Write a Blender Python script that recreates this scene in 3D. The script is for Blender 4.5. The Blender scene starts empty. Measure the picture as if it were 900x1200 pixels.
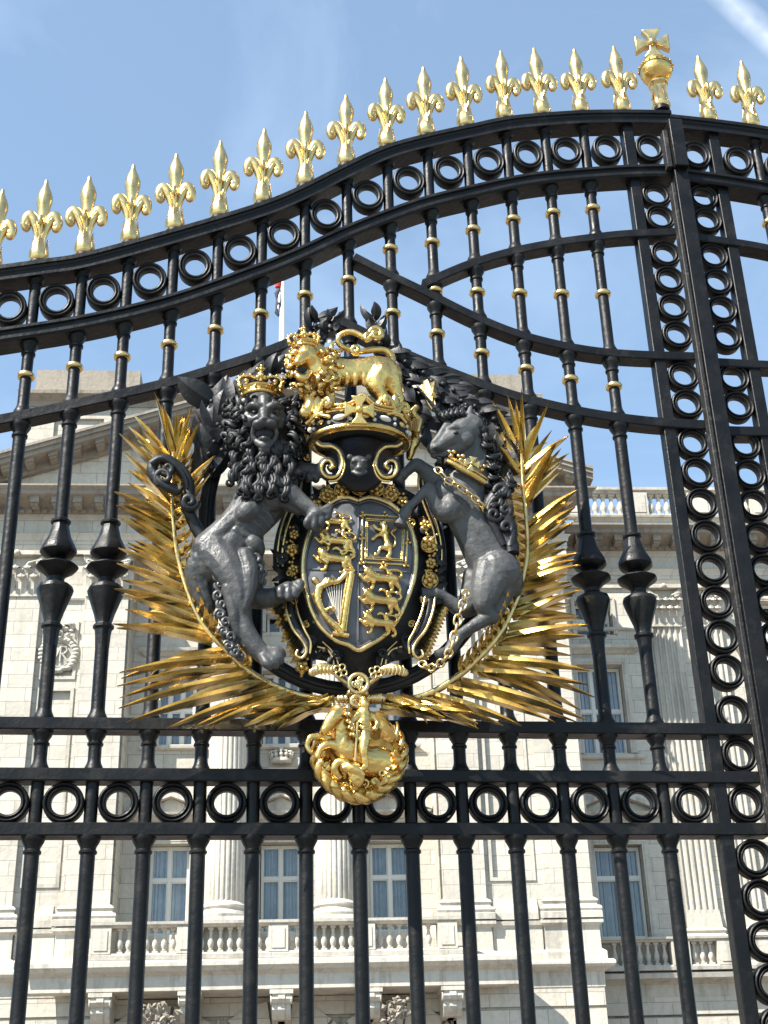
import bpy, bmesh, math, random
from mathutils import Vector, Matrix, noise
random.seed(7)
PI = math.pi
sc = bpy.context.scene
COL = sc.collection
R_ = math.radians

# ------------------------------------------------------------------ camera
CF, CPIT, CROLL, CYAW = 1600.05, 0.46357, -0.03075, 0.12836
CPOS = Vector((0.6041, -4.60686, 1.65))
FWD = Vector((math.sin(CYAW)*math.cos(CPIT), math.cos(CYAW)*math.cos(CPIT), math.sin(CPIT)))
_r = Vector((math.cos(CYAW), -math.sin(CYAW), 0.0))
_u = _r.cross(FWD)
RGT = math.cos(CROLL)*_r + math.sin(CROLL)*_u
UPV = -math.sin(CROLL)*_r + math.cos(CROLL)*_u
cam = bpy.data.cameras.new('camera')
camo = bpy.data.objects.new('camera', cam)
COL.objects.link(camo)
mw = Matrix((RGT, UPV, -FWD)).transposed().to_4x4()
mw.translation = CPOS
camo.matrix_world = mw
cam.sensor_fit = 'VERTICAL'
cam.sensor_height = 24.0
cam.lens = 24.0*CF/1200.0
cam.clip_start = 0.05
cam.clip_end = 6000
sc.camera = camo

DZ = 0.0          # how far the casting being modelled stands out beyond its neighbours
def at(px, py, d=0.0):
    """measured point of the photograph, on the upright plane d metres in front of the gate"""
    d = d+DZ
    v = FWD + RGT*((px-450)/CF) - UPV*((py-600)/CF)
    return CPOS + v*((-d-CPOS.y)/v.y)
def mpp(px, py, d=0.0):
    return (at(px, py, d)-CPOS).dot(FWD)/CF
def xz(px, py, d=0.035):
    p = at(px, py, d)
    return (p.x, p.z)

# ------------------------------------------------------------------ materials
def mat(name, base, rough=0.5, metal=0.0, spec=0.5, bump=0.0, bscale=40.0, var=0.0, vscale=6.0, rvar=0.0, dirt_shade=None, dscale=3.0, damt=0.0, coords='Object', bdist=0.01):
    m = bpy.data.materials.new(name)
    m.use_nodes = True
    nt = m.node_tree
    b = nt.nodes['Principled BSDF']
    b.inputs['Roughness'].default_value = rough
    b.inputs['Metallic'].default_value = metal
    b.inputs['Specular IOR Level'].default_value = spec
    b.inputs['Base Color'].default_value = (*base, 1)
    tc = nt.nodes.new('ShaderNodeTexCoord')
    N = nt.nodes.new; L = nt.links.new
    col = None
    if var > 0:
        n = N('ShaderNodeTexNoise'); n.inputs['Scale'].default_value = vscale; n.inputs['Detail'].default_value = 6
        L(tc.outputs[coords], n.inputs['Vector'])
        r = N('ShaderNodeMapRange'); r.inputs['From Min'].default_value = .3; r.inputs['From Max'].default_value = .7
        r.inputs['To Min'].default_value = 1-var; r.inputs['To Max'].default_value = 1+var
        L(n.outputs['Fac'], r.inputs['Value'])
        mx = N('ShaderNodeMix'); mx.data_type = 'RGBA'; mx.blend_type = 'MULTIPLY'; mx.inputs[0].default_value = 1
        mx.inputs[6].default_value = (*base, 1)
        L(r.outputs['Result'], mx.inputs[7])
        col = mx.outputs[2]
        if rvar > 0:
            r2 = N('ShaderNodeMapRange'); r2.inputs['From Min'].default_value = .3; r2.inputs['From Max'].default_value = .7
            r2.inputs['To Min'].default_value = rough-rvar; r2.inputs['To Max'].default_value = rough+rvar
            L(n.outputs['Fac'], r2.inputs['Value']); L(r2.outputs['Result'], b.inputs['Roughness'])
    if dirt_shade:
        n = N('ShaderNodeTexNoise'); n.inputs['Scale'].default_value = dscale; n.inputs['Detail'].default_value = 8; n.inputs['Roughness'].default_value = .65
        L(tc.outputs[coords], n.inputs['Vector'])
        r = N('ShaderNodeMapRange'); r.inputs['From Min'].default_value = .55; r.inputs['From Max'].default_value = .72
        r.inputs['To Max'].default_value = damt
        L(n.outputs['Fac'], r.inputs['Value'])
        mx = N('ShaderNodeMix'); mx.data_type = 'RGBA'
        L(r.outputs['Result'], mx.inputs[0])
        if col: L(col, mx.inputs[6])
        else: mx.inputs[6].default_value = (*base, 1)
        mx.inputs[7].default_value = (*dirt_shade, 1)
        col = mx.outputs[2]
    if col: L(col, b.inputs['Base Color'])
    if bump > 0:
        n = N('ShaderNodeTexNoise'); n.inputs['Scale'].default_value = bscale; n.inputs['Detail'].default_value = 5
        L(tc.outputs[coords], n.inputs['Vector'])
        bp = N('ShaderNodeBump'); bp.inputs['Strength'].default_value = bump; bp.inputs['Distance'].default_value = bdist
        L(n.outputs['Fac'], bp.inputs['Height']); L(bp.outputs['Normal'], b.inputs['Normal'])
    return m

M = {}
M['iron'] = mat('black_gate_paint', (.0042, .0041, .0044), .46, spec=.24, bump=.6, bscale=42, var=.3, vscale=9, rvar=.1, dirt_shade=(.04, .036, .031), dscale=11, damt=.4, bdist=.004)
M['iron_worn'] = mat('worn_black_paint', (.014, .0135, .0135), .6, spec=.35, bump=.6, bscale=70, var=.3, vscale=14, dirt_shade=(.10, .088, .075), dscale=30, damt=.75, bdist=.005)
M['lead'] = mat('dark_lead_paint', (.042, .042, .042), .48, spec=.42, bump=.6, bscale=48, var=.35, vscale=10, rvar=.12, dirt_shade=(.16, .155, .145), dscale=16, damt=.5, bdist=.006)
M['lead_dark'] = mat('black_lead_paint', (.013, .013, .0135), .5, spec=.34, bump=.5, bscale=45, var=.35, vscale=10, rvar=.12, bdist=.005)
M['shield'] = mat('shield_field_paint', (.085, .087, .095), .4, spec=.4, bump=.25, bscale=30, var=.35, vscale=12, rvar=.1, dirt_shade=(.12, .12, .125), dscale=16, damt=.25, bdist=.004)
M['gold'] = mat('gold_leaf', (.70, .465, .155), .26, metal=.96, bump=.65, bscale=42, var=.22, vscale=15, rvar=.09, dirt_shade=(.16, .075, .018), dscale=30, damt=.5, bdist=.006)
M['gold_pale'] = mat('pale_gold_leaf', (.66, .475, .205), .29, metal=.95, bump=.4, bscale=30, var=.16, vscale=18, rvar=.08, dirt_shade=(.13, .07, .022), dscale=22, damt=.8, bdist=.005)  # brown noise blotches painted in for dark reflections on the finials
M['gold_dull'] = mat('dull_gold_leaf', (.52, .33, .10), .36, metal=.9, bump=.6, bscale=50, var=.25, vscale=20, rvar=.08, dirt_shade=(.09, .04, .012), dscale=30, damt=.7, bdist=.006)
M['gold_leaf'] = mat('bright_gold_leaf', (.74, .59, .30), .25, metal=.95, bump=.15, bscale=30, var=.18, vscale=12, rvar=.08, dirt_shade=(.30, .17, .05), dscale=34, damt=.3, bdist=.004)
M['lead_pale'] = mat('worn_grey_lead_paint', (.068, .068, .067), .52, spec=.38, bump=.6, bscale=48, var=.35, vscale=10, rvar=.1, dirt_shade=(.20, .195, .185), dscale=14, damt=.5, bdist=.006)
M['jewel'] = mat('white_jewel_paint', (.62, .58, .5), .4, spec=.4)

def brick_stone(name, base, dark, bw=1.15, bh=.46, mort=.012, stain=.35):
    m = bpy.data.materials.new(name); m.use_nodes = True
    nt = m.node_tree; N = nt.nodes.new; L = nt.links.new
    b = nt.nodes['Principled BSDF']; b.inputs['Roughness'].default_value = .85; b.inputs['Specular IOR Level'].default_value = .25
    tc = N('ShaderNodeTexCoord'); sp = N('ShaderNodeSeparateXYZ'); L(tc.outputs['Object'], sp.inputs[0])
    ad = N('ShaderNodeMath'); L(sp.outputs['X'], ad.inputs[0]); L(sp.outputs['Y'], ad.inputs[1])
    cb = N('ShaderNodeCombineXYZ'); L(ad.outputs[0], cb.inputs['X']); L(sp.outputs['Z'], cb.inputs['Y'])
    br = N('ShaderNodeTexBrick')
    br.inputs['Scale'].default_value = 1.0; br.inputs['Brick Width'].default_value = bw; br.inputs['Row Height'].default_value = bh
    br.inputs['Mortar Size'].default_value = mort; br.inputs['Mortar Smooth'].default_value = .2; br.inputs['Bias'].default_value = .0
    br.inputs['Color1'].default_value = (*[c*1.05 for c in base], 1); br.inputs['Color2'].default_value = (*[c*.86 for c in base], 1)
    br.inputs['Mortar'].default_value = (*[c*.55 for c in base], 1)
    L(cb.outputs[0], br.inputs['Vector'])
    # weather streaks running down the stone
    mp = N('ShaderNodeMapping'); mp.inputs['Scale'].default_value = (2.2, 2.2, .3); L(tc.outputs['Object'], mp.inputs[0])
    n1 = N('ShaderNodeTexNoise'); n1.inputs['Scale'].default_value = 1.1; n1.inputs['Detail'].default_value = 9; n1.inputs['Roughness'].default_value = .68
    L(mp.outputs[0], n1.inputs['Vector'])
    r1 = N('ShaderNodeMapRange'); r1.inputs['From Min'].default_value = .5; r1.inputs['From Max'].default_value = .75; r1.inputs['To Max'].default_value = stain
    L(n1.outputs['Fac'], r1.inputs['Value'])
    mx = N('ShaderNodeMix'); mx.data_type = 'RGBA'; L(r1.outputs['Result'], mx.inputs[0]); L(br.outputs['Color'], mx.inputs[6]); mx.inputs[7].default_value = (*dark, 1)
    n2 = N('ShaderNodeTexNoise'); n2.inputs['Scale'].default_value = 7; n2.inputs['Detail'].default_value = 8
    L(tc.outputs['Object'], n2.inputs['Vector'])
    r2 = N('ShaderNodeMapRange'); r2.inputs['To Min'].default_value = .8; r2.inputs['To Max'].default_value = 1.17; L(n2.outputs['Fac'], r2.inputs['Value'])
    m2 = N('ShaderNodeMix'); m2.data_type = 'RGBA'; m2.blend_type = 'MULTIPLY'; m2.inputs[0].default_value = 1
    L(mx.outputs[2], m2.inputs[6]); L(r2.outputs['Result'], m2.inputs[7])
    L(m2.outputs[2], b.inputs['Base Color'])
    bp = N('ShaderNodeBump'); bp.inputs['Strength'].default_value = .5; bp.inputs['Distance'].default_value = .03
    L(n2.outputs['Fac'], bp.inputs['Height']); L(bp.outputs['Normal'], b.inputs['Normal'])
    return m
M['stone'] = brick_stone('ashlar_stone', (.505, .465, .392), (.25, .215, .175), stain=.42)
M['stone_plain'] = brick_stone('carved_stone', (.495, .457, .388), (.17, .145, .12), bw=2.6, bh=9, mort=.006, stain=.75)
M['stone_dirt_shade'] = brick_stone('stained_shaded_stone', (.27, .235, .19), (.10, .088, .078), bw=1.8, bh=9, mort=.008, stain=.8)  # stained stone, its base darkened to paint in the shade under cornices
M['winframe'] = mat('cream_window_paint', (.62, .60, .54), .5)
M['curtain'] = mat('blue_grey_net_curtain', (.41, .42, .43), .9, spec=.1, var=.15, vscale=3)
M['dark_room'] = mat('dark_interior', (.02, .02, .022), .9)
M['pole'] = mat('white_pole_paint', (.75, .75, .74), .4)
M['flag_red'] = mat('red_flag_cloth', (.62, .03, .03), .8)
M['flag_blue'] = mat('blue_flag_cloth', (.035, .035, .05), .8)
M['gravel'] = mat('reddish_forecourt_gravel', (.16, .13, .11), .95, bump=.4, bscale=120, var=.2, vscale=2.5)
M['pavement'] = mat('pale_paving', (.15, .145, .135), .9, bump=.2, bscale=40, var=.18, vscale=1.5)
M['kerb'] = mat('granite_kerb', (.28, .275, .27), .8, var=.2, vscale=12)

def glass():
    m = bpy.data.materials.new('window_glass'); m.use_nodes = True
    nt = m.node_tree; N = nt.nodes.new; L = nt.links.new
    out = nt.nodes['Material Output']; nt.nodes.remove(nt.nodes['Principled BSDF'])
    g = N('ShaderNodeBsdfGlossy'); g.inputs['Roughness'].default_value = .02
    t = N('ShaderNodeBsdfTransparent'); t.inputs['Color'].default_value = (.86, .9, .93, 1)
    f = N('ShaderNodeFresnel'); f.inputs['IOR'].default_value = 1.5
    a = N('ShaderNodeMath'); a.operation = 'ADD'; a.inputs[1].default_value = .04; L(f.outputs[0], a.inputs[0])
    mx = N('ShaderNodeMixShader'); L(a.outputs[0], mx.inputs[0]); L(t.outputs[0], mx.inputs[1]); L(g.outputs[0], mx.inputs[2])
    L(mx.outputs[0], out.inputs['Surface'])
    return m
M['glass'] = glass()

# ------------------------------------------------------------------ mesh helpers
class MB:
    def __init__(s): s.v = []; s.f = []
    def add(s, vs, fs):
        o = len(s.v); s.v += [tuple(v) for v in vs]; s.f += [tuple(i+o for i in f) for f in fs]
    def box(s, x0, x1, y0, y1, z0, z1):
        s.add([(x0,y0,z0),(x1,y0,z0),(x1,y1,z0),(x0,y1,z0),(x0,y0,z1),(x1,y0,z1),(x1,y1,z1),(x0,y1,z1)],
              [(0,3,2,1),(4,5,6,7),(0,1,5,4),(1,2,6,5),(2,3,7,6),(3,0,4,7)])
    def lathe(s, prof, c=(0,0,0), seg=16, axis='Z', sx=1.0, sy=1.0, ph=0.0, rmod=None):
        """prof: (r, h) pairs from bottom to top"""
        vs = []; n = len(prof)
        for r, h in prof:
            for k in range(seg):
                a = 2*PI*k/seg+ph
                rr = r*(rmod(a) if rmod else 1)
                x, y = rr*math.cos(a)*sx, rr*math.sin(a)*sy
                if axis == 'Z': vs.append((c[0]+x, c[1]+y, c[2]+h))
                elif axis == 'Y': vs.append((c[0]+x, c[1]+h, c[2]-y))
                else: vs.append((c[0]+h, c[1]+x, c[2]+y))
        fs = []
        for i in range(n-1):
            for k in range(seg):
                k2 = (k+1) % seg
                fs.append((i*seg+k, i*seg+k2, (i+1)*seg+k2, (i+1)*seg+k))
        fs.append(tuple(range(seg))[::-1]); fs.append(tuple((n-1)*seg+k for k in range(seg)))
        s.add(vs, fs)
    def ring(s, prof, c, seg=36, axis='Y'):
        """closed profile (r, h) swept round an axis"""
        vs = []; n = len(prof)
        for k in range(seg):
            a = 2*PI*k/seg
            for r, h in prof:
                if axis == 'Y': vs.append((c[0]+r*math.cos(a), c[1]+h, c[2]+r*math.sin(a)))
                else: vs.append((c[0]+r*math.cos(a), c[1]+r*math.sin(a), c[2]+h))
        fs = []
        for k in range(seg):
            k2 = (k+1) % seg
            for i in range(n):
                j = (i+1) % n
                fs.append((k*n+i, k*n+j, k2*n+j, k2*n+i))
        s.add(vs, fs)
    def tube(s, pts, rad, seg=8, flat=1.0, flatdir=None):
        """round or flattened tube through points; rad is a number or a list"""
        pts = [Vector(p) for p in pts]; n = len(pts)
        if not isinstance(rad, (list, tuple)): rad = [rad]*n
        tans = []
        for i in range(n):
            t = pts[min(i+1, n-1)]-pts[max(i-1, 0)]
            if t.length < 1e-9: t = Vector((0, 0, 1))
            tans.append(t.normalized())
        ref = Vector(flatdir) if flatdir else Vector((0, -1, 0))
        vs = []
        for i in range(n):
            t = tans[i]
            a = ref - t*ref.dot(t)
            if a.length < 1e-3:
                q = Vector((1, 0, 0)); a = q - t*q.dot(t)
            a.normalize(); b = t.cross(a)
            for k in range(seg):
                w = 2*PI*k/seg
                vs.append(pts[i] + a*(math.cos(w)*rad[i]*flat) + b*(math.sin(w)*rad[i]))
        fs = []
        for i in range(n-1):
            for k in range(seg):
                k2 = (k+1) % seg
                fs.append((i*seg+k, i*seg+k2, (i+1)*seg+k2, (i+1)*seg+k))
        fs.append(tuple(range(seg))[::-1]); fs.append(tuple((n-1)*seg+k for k in range(seg)))
        s.add(vs, fs)
    def sphere(s, c, r, nu=12, nv=8, rad=None, rot=None):
        c = Vector(c); rr = rad or (r, r, r)
        vs = []
        for i in range(1, nv):
            th = PI*i/nv
            for k in range(nu):
                a = 2*PI*k/nu
                v = Vector((rr[0]*math.sin(th)*math.cos(a), rr[1]*math.sin(th)*math.sin(a), rr[2]*math.cos(th)))
                if rot: v = rot @ v
                vs.append(c+v)
        top = Vector((0, 0, rr[2])); bot = Vector((0, 0, -rr[2]))
        if rot: top = rot @ top; bot = rot @ bot
        vs.append(c+top); vs.append(c+bot)
        T = len(vs)-2; B = len(vs)-1
        fs = []
        for k in range(nu):
            k2 = (k+1) % nu
            fs.append((T, k, k2))
            for i in range(nv-2):
                fs.append((i*nu+k, (i+1)*nu+k, (i+1)*nu+k2, i*nu+k2))
            fs.append((B, (nv-2)*nu+k2, (nv-2)*nu+k))
        s.add(vs, fs)
    def sweep(s, curve, prof, closed_ends=True):
        """curve: (x, z) points; prof: closed list of (n, y), n along the upward normal"""
        n = len(curve); m = len(prof); vs = []
        for i in range(n):
            x0, z0 = curve[max(i-1, 0)]; x1, z1 = curve[min(i+1, n-1)]
            tx, tz = x1-x0, z1-z0; l = math.hypot(tx, tz) or 1
            nx, nz = -tz/l, tx/l
            if nz < 0: nx, nz = -nx, -nz
            for a, y in prof:
                vs.append((curve[i][0]+nx*a, y, curve[i][1]+nz*a))
        fs = []
        for i in range(n-1):
            for k in range(m):
                k2 = (k+1) % m
                fs.append((i*m+k, i*m+k2, (i+1)*m+k2, (i+1)*m+k))
        fs.append(tuple(range(m))[::-1]); fs.append(tuple((n-1)*m+k for k in range(m)))
        s.add(vs, fs)
    def extrude(s, outline, y0, y1):
        """outline: (x, z); solid between y0 and y1"""
        n = len(outline)
        vs = [(x, y0, z) for x, z in outline] + [(x, y1, z) for x, z in outline]
        fs = [tuple(range(n)), tuple(range(n, 2*n))[::-1]]
        for k in range(n):
            k2 = (k+1) % n
            fs.append((k, k+n, k2+n, k2))
        s.add(vs, fs)
    def blade(s, pts, widths, thick, up, groove=False):
        """leaf: keeled blade with sharp edges; up = direction of its face at each point"""
        pts = [Vector(p) for p in pts]; n = len(pts); vs = []; fs = []
        for i in range(n):
            t = (pts[min(i+1, n-1)]-pts[max(i-1, 0)]).normalized()
            u = Vector(up); u = (u - t*u.dot(t)).normalized(); b = t.cross(u)
            w = widths[i]; th = thick*min(1, w/max(widths)*1.3+.1)
            if groove: vs += [pts[i]-b*w+u*th*.55, pts[i]-b*w*.5-u*th*.05, pts[i]-u*th*.5, pts[i]+b*w*.5-u*th*.05, pts[i]+b*w+u*th*.55, pts[i]-u*th*1.1]
            else: vs += [pts[i]-b*w-u*th*.5, pts[i]-b*w*.35+u*th*.15, pts[i]+u*th, pts[i]+b*w*.35+u*th*.15, pts[i]+b*w-u*th*.5, pts[i]-u*th*.9]
        for i in range(n-1):
            for k in range(6):
                k2 = (k+1) % 6
                fs.append((i*6+k, i*6+k2, (i+1)*6+k2, (i+1)*6+k))
        fs.append(tuple(range(6))[::-1]); fs.append(tuple((n-1)*6+k for k in range(6)))
        s.add(vs, fs)
    def mesh(s, name, smooth=True, ang=38):
        me = bpy.data.meshes.new(name)
        me.from_pydata(s.v, [], s.f)
        bm = bmesh.new(); bm.from_mesh(me)
        bmesh.ops.recalc_face_normals(bm, faces=bm.faces)
        if smooth:
            ca = math.radians(ang)
            for f in bm.faces: f.smooth = True
            for e in bm.edges:
                e.smooth = len(e.link_faces) == 2 and e.calc_face_angle(0) < ca
        bm.to_mesh(me); bm.free()
        return me
    def build(s, name, m, parent=None, smooth=True, ang=38):
        return link(s.mesh(name, smooth, ang), name, m, parent)

def link(me, name, m, parent=None):
    if m is not None and not me.materials: me.materials.append(m)
    o = bpy.data.objects.new(name, me)
    COL.objects.link(o)
    if parent is not None: adopt(o, parent)
    return o
def world_of(o):
    w = o.matrix_basis.copy()
    p = o; 
    while p.parent is not None:
        w = p.parent.matrix_basis @ p.matrix_parent_inverse @ w if p.parent.parent is None else p.matrix_parent_inverse @ w
        p = p.parent
        if p.parent is not None: w = p.matrix_basis @ w
    return w
def adopt(o, parent, keep=True):
    """make o a child without moving it (every root here is only translated)"""
    o.parent = parent
    if keep: o.matrix_parent_inverse = Matrix.Translation(-origin(parent))
def origin(o):
    v = Vector(o.location)
    if o.parent is not None: v = v + o.matrix_parent_inverse.translation + origin(o.parent)
    return v
def tag(o, label=None, cat=None, group=None, kind=None):
    if label: o['label'] = label
    if cat: o['category'] = cat
    if group: o['group'] = group
    if kind: o['kind'] = kind
    return o
def empty(name, loc, label=None, cat=None, group=None):
    o = bpy.data.objects.new(name, None); COL.objects.link(o); o.location = loc
    o.empty_display_size = .1
    return tag(o, label, cat, group)
def copy_at(src, loc, parent, scale=None, rot=None):
    """copy of a part and of its sub-parts (mesh data shared)"""
    c = src.copy(); COL.objects.link(c)
    c.location = loc; adopt(c, parent)
    if scale: c.scale = scale
    if rot: c.rotation_euler = rot
    for ch in src.children:
        d = ch.copy(); COL.objects.link(d); d.parent = c
        d.matrix_parent_inverse = Matrix.Identity(4)
    return c

def cat_rom(p, k=8):
    """smooth curve through points (tuples of any length)"""
    out = []
    n = len(p)
    for i in range(n-1):
        a, b, c, d = p[max(i-1, 0)], p[i], p[i+1], p[min(i+2, n-1)]
        for j in range(k):
            t = j/k
            out.append(tuple(.5*((2*b[q])+(-a[q]+c[q])*t+(2*a[q]-5*b[q]+4*c[q]-d[q])*t*t+(-a[q]+3*b[q]-3*c[q]+d[q])*t**3) for q in range(len(b))))
    out.append(tuple(p[-1]))
    return out
def zof(curve, x):
    for (x0, z0), (x1, z1) in zip(curve[:-1], curve[1:]):
        if min(x0, x1) <= x <= max(x0, x1):
            return z0+(z1-z0)*((x-x0)/((x1-x0) or 1))
    return None
# ================================================================== THE GATE
S = 0.18
RB, RU = .0245, .0225             # lower and upper bar radius

def local_child(me, name, m, parent, loc=(0, 0, 0)):
    if m is not None and not me.materials: me.materials.append(m)
    o = bpy.data.objects.new(name, me); COL.objects.link(o); o.location = loc; o.parent = parent
    return o

tr = lambda pts, d=.035: cat_rom([xz(x, y, d) for x, y in pts], 6)
def extend(c, xl):
    """carry a curve on to the left with its end slope easing to level"""
    (x0, z0), (x1, z1) = c[0], c[6]
    sl = (z1-z0)/(x1-x0)
    out = []
    n = 10
    for k in range(n):
        x = xl+(x0-xl)*k/n
        u = (x0-x)
        out.append((x, z0-sl*u+sl*u*u/(2*(x0-xl))*1.0))
    return out+c
C_TOP = tr([(0,312),(50,305),(100,297),(200,270),(300,240),(350,220),(400,195),(450,172),(500,158),(550,147),(600,137),(675,131),(735,130),(799,131)], .05)
C_SEC = tr([(0,385),(100,369),(200,345),(300,310),(350,290),(400,267),(450,247),(500,230),(550,218),(600,207),(650,200),(735,194),(806,193)], .05)
C_ARC_L = tr([(0,491),(50,481),(100,470),(150,459),(200,447),(250,432),(300,416),(345,398),(397,374)])
C_ARC_R = tr([(397,374),(440,396),(480,416),(550,444),(600,462),(650,475),(700,485),(760,493),(818,497)])
C_DIAG = tr([(415,300),(450,318),(500,342),(550,367),(600,388),(650,402),(700,411),(750,415),(814,417)])
C_BRANCH = tr([(498,331),(550,309),(600,294),(650,284),(700,277),(740,273),(798,271)])
XL = -4.3*S
C_TOP = extend(C_TOP, XL); C_SEC = extend(C_SEC, XL)
C_ARC = extend(C_ARC_L, XL)+C_ARC_R[1:]
XM = at(797, 205, .06).x+.012     # where the two leaves meet
ZA, ZB, ZC = 3.117, 2.94, 2.756   # middles of the three straight rails
Z_BASE = .30
X13 = 13*S+.022                   # stile beside the ring column
XRING = XM-.115

def bar_profile(z0, z1, r, base=True, cap=True):
    p = []
    L = z1-z0
    k = min(1, L/.16)
    if base: p += [(r*1.5, z0), (r*1.5, z0+.010*k), (r*1.38, z0+.016*k), (r*1.12, z0+.030*k), (r*1.06, z0+.036*k), (r, z0+.044*k)]
    else: p += [(r, z0)]
    if cap: p += [(r, z1-.060*k), (r*1.22, z1-.056*k), (r*1.24, z1-.049*k), (r*1.04, z1-.044*k), (r*1.1, z1-.036*k), (r*1.5, z1-.018*k), (r*1.62, z1-.010*k), (r*1.62, z1)]
    else: p += [(r, z1)]
    return p
RINGP = [(.0685, .022), (.0690, .018), (.0690, -.018), (.0670, -.0235), (.0625, -.0255), (.0590, -.0235), (.0570, -.018), (.0550, -.016), (.0535, -.019), (.0500, -.0225), (.0455, -.0215), (.0420, -.016), (.0415, -.009), (.0415, .009), (.0430, .014), (.0560, .016), (.0600, .022)]
COLLARP = [(RU*.9, -.011), (RU*1.33, -.0105), (RU*1.52, -.005), (RU*1.55, .002), (RU*1.4, .009), (RU*.9, .011)]
me_ring = MB(); me_ring.ring(RINGP, (0, 0, 0), 40); ME_RING = me_ring.mesh('ring', ang=50)
m_ = MB(); m_.lathe(COLLARP, seg=24); ME_COLLAR = m_.mesh('collar', ang=50)
ME_RING.materials.append(M['iron']); ME_COLLAR.materials.append(M['gold_pale'])

# fleur-de-lis finial, modelled once at the origin
def make_finial_meshes():
    b = MB()
    b.lathe([(.030, -.02), (.034, .0), (.040, .006), (.040, .016), (.034, .022)], seg=18)
    base = b.mesh('base')
    g = MB()
    # bulb with overlapping leaf ribs
    g.lathe([(.026, .016), (.037, .026), (.042, .042), (.040, .060), (.031, .080), (.022, .097), (.0175, .108)], seg=32, rmod=lambda a: 1+.07*abs(math.cos(4*a)))
    for k in range(8):                     # leaf tips round the top of the bulb
        a = 2*PI*k/8
        c = Vector((math.cos(a), math.sin(a), 0))
        g.blade([c*.039+Vector((0,0,.050)), c*.034+Vector((0,0,.078)), c*.030+Vector((0,0,.098)), c*.034+Vector((0,0,.108))], [.012, .011, .007, .001], .004, c)
    # central petal: a keeled spear
    prof = [(.0175,.104), (.0155,.135), (.0165,.165), (.021,.190), (.029,.222), (.0345,.250), (.033,.266), (.024,.288), (.014,.306), (.0098,.316), (.0095,.322), (.0075,.329), (.001,.335)]
    g.lathe(prof, seg=20, sy=.85, rmod=lambda a: .80+.26*abs(math.cos(a))**3+.30*abs(math.sin(a))**3)
    # side petals rise, roll outward and end in a curl
    for sx in (-1, 1):
        path = cat_rom([(.006,-.006,.092), (.016,-.008,.125), (.027,-.009,.155), (.038,-.010,.176), (.053,-.010,.184), (.067,-.010,.177), (.074,-.010,.161), (.071,-.010,.146), (.061,-.010,.141), (.055,-.010,.150)], 4)
        path = [(sx*x, y, z) for x, y, z in path]
        n = len(path)
        rad = [.0115+.0110*math.sin(PI*min(1, i/(n*.85)))**.8 if i < n*.75 else .0165-.006*(i-n*.75)/(n*.25) for i in range(n)]
        g.tube(path, rad, 10, flat=1.05)
        g.sphere((sx*.063, -.010, .153), .0175, 10, 8)
        # front rib of the petal
        g.tube([(sx*x, y-.016, z) for x, y, z in cat_rom([(.008,-.006,.10),(.020,-.008,.13),(.034,-.010,.160),(.052,-.012,.176)], 3)], [.004]*9+[.002], 6)
    # small front and back petals
    for sy in (-1, 1):
        path = cat_rom([(0,.008*sy,.095), (0,.020*sy,.13), (0,.034*sy,.155), (0,.046*sy,.162), (0,.053*sy,.150), (0,.047*sy,.140)], 4)
        g.tube(path, [.009+.004*math.sin(PI*i/(len(path)-1)) for i in range(len(path))], 8, flatdir=(1,0,0))
    return base, g.mesh('fleur_de_lis', ang=60)
ME_FB, ME_FG = make_finial_meshes()
ME_FB.materials.append(M['iron']); ME_FG.materials.append(M['gold_pale'])

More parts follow.
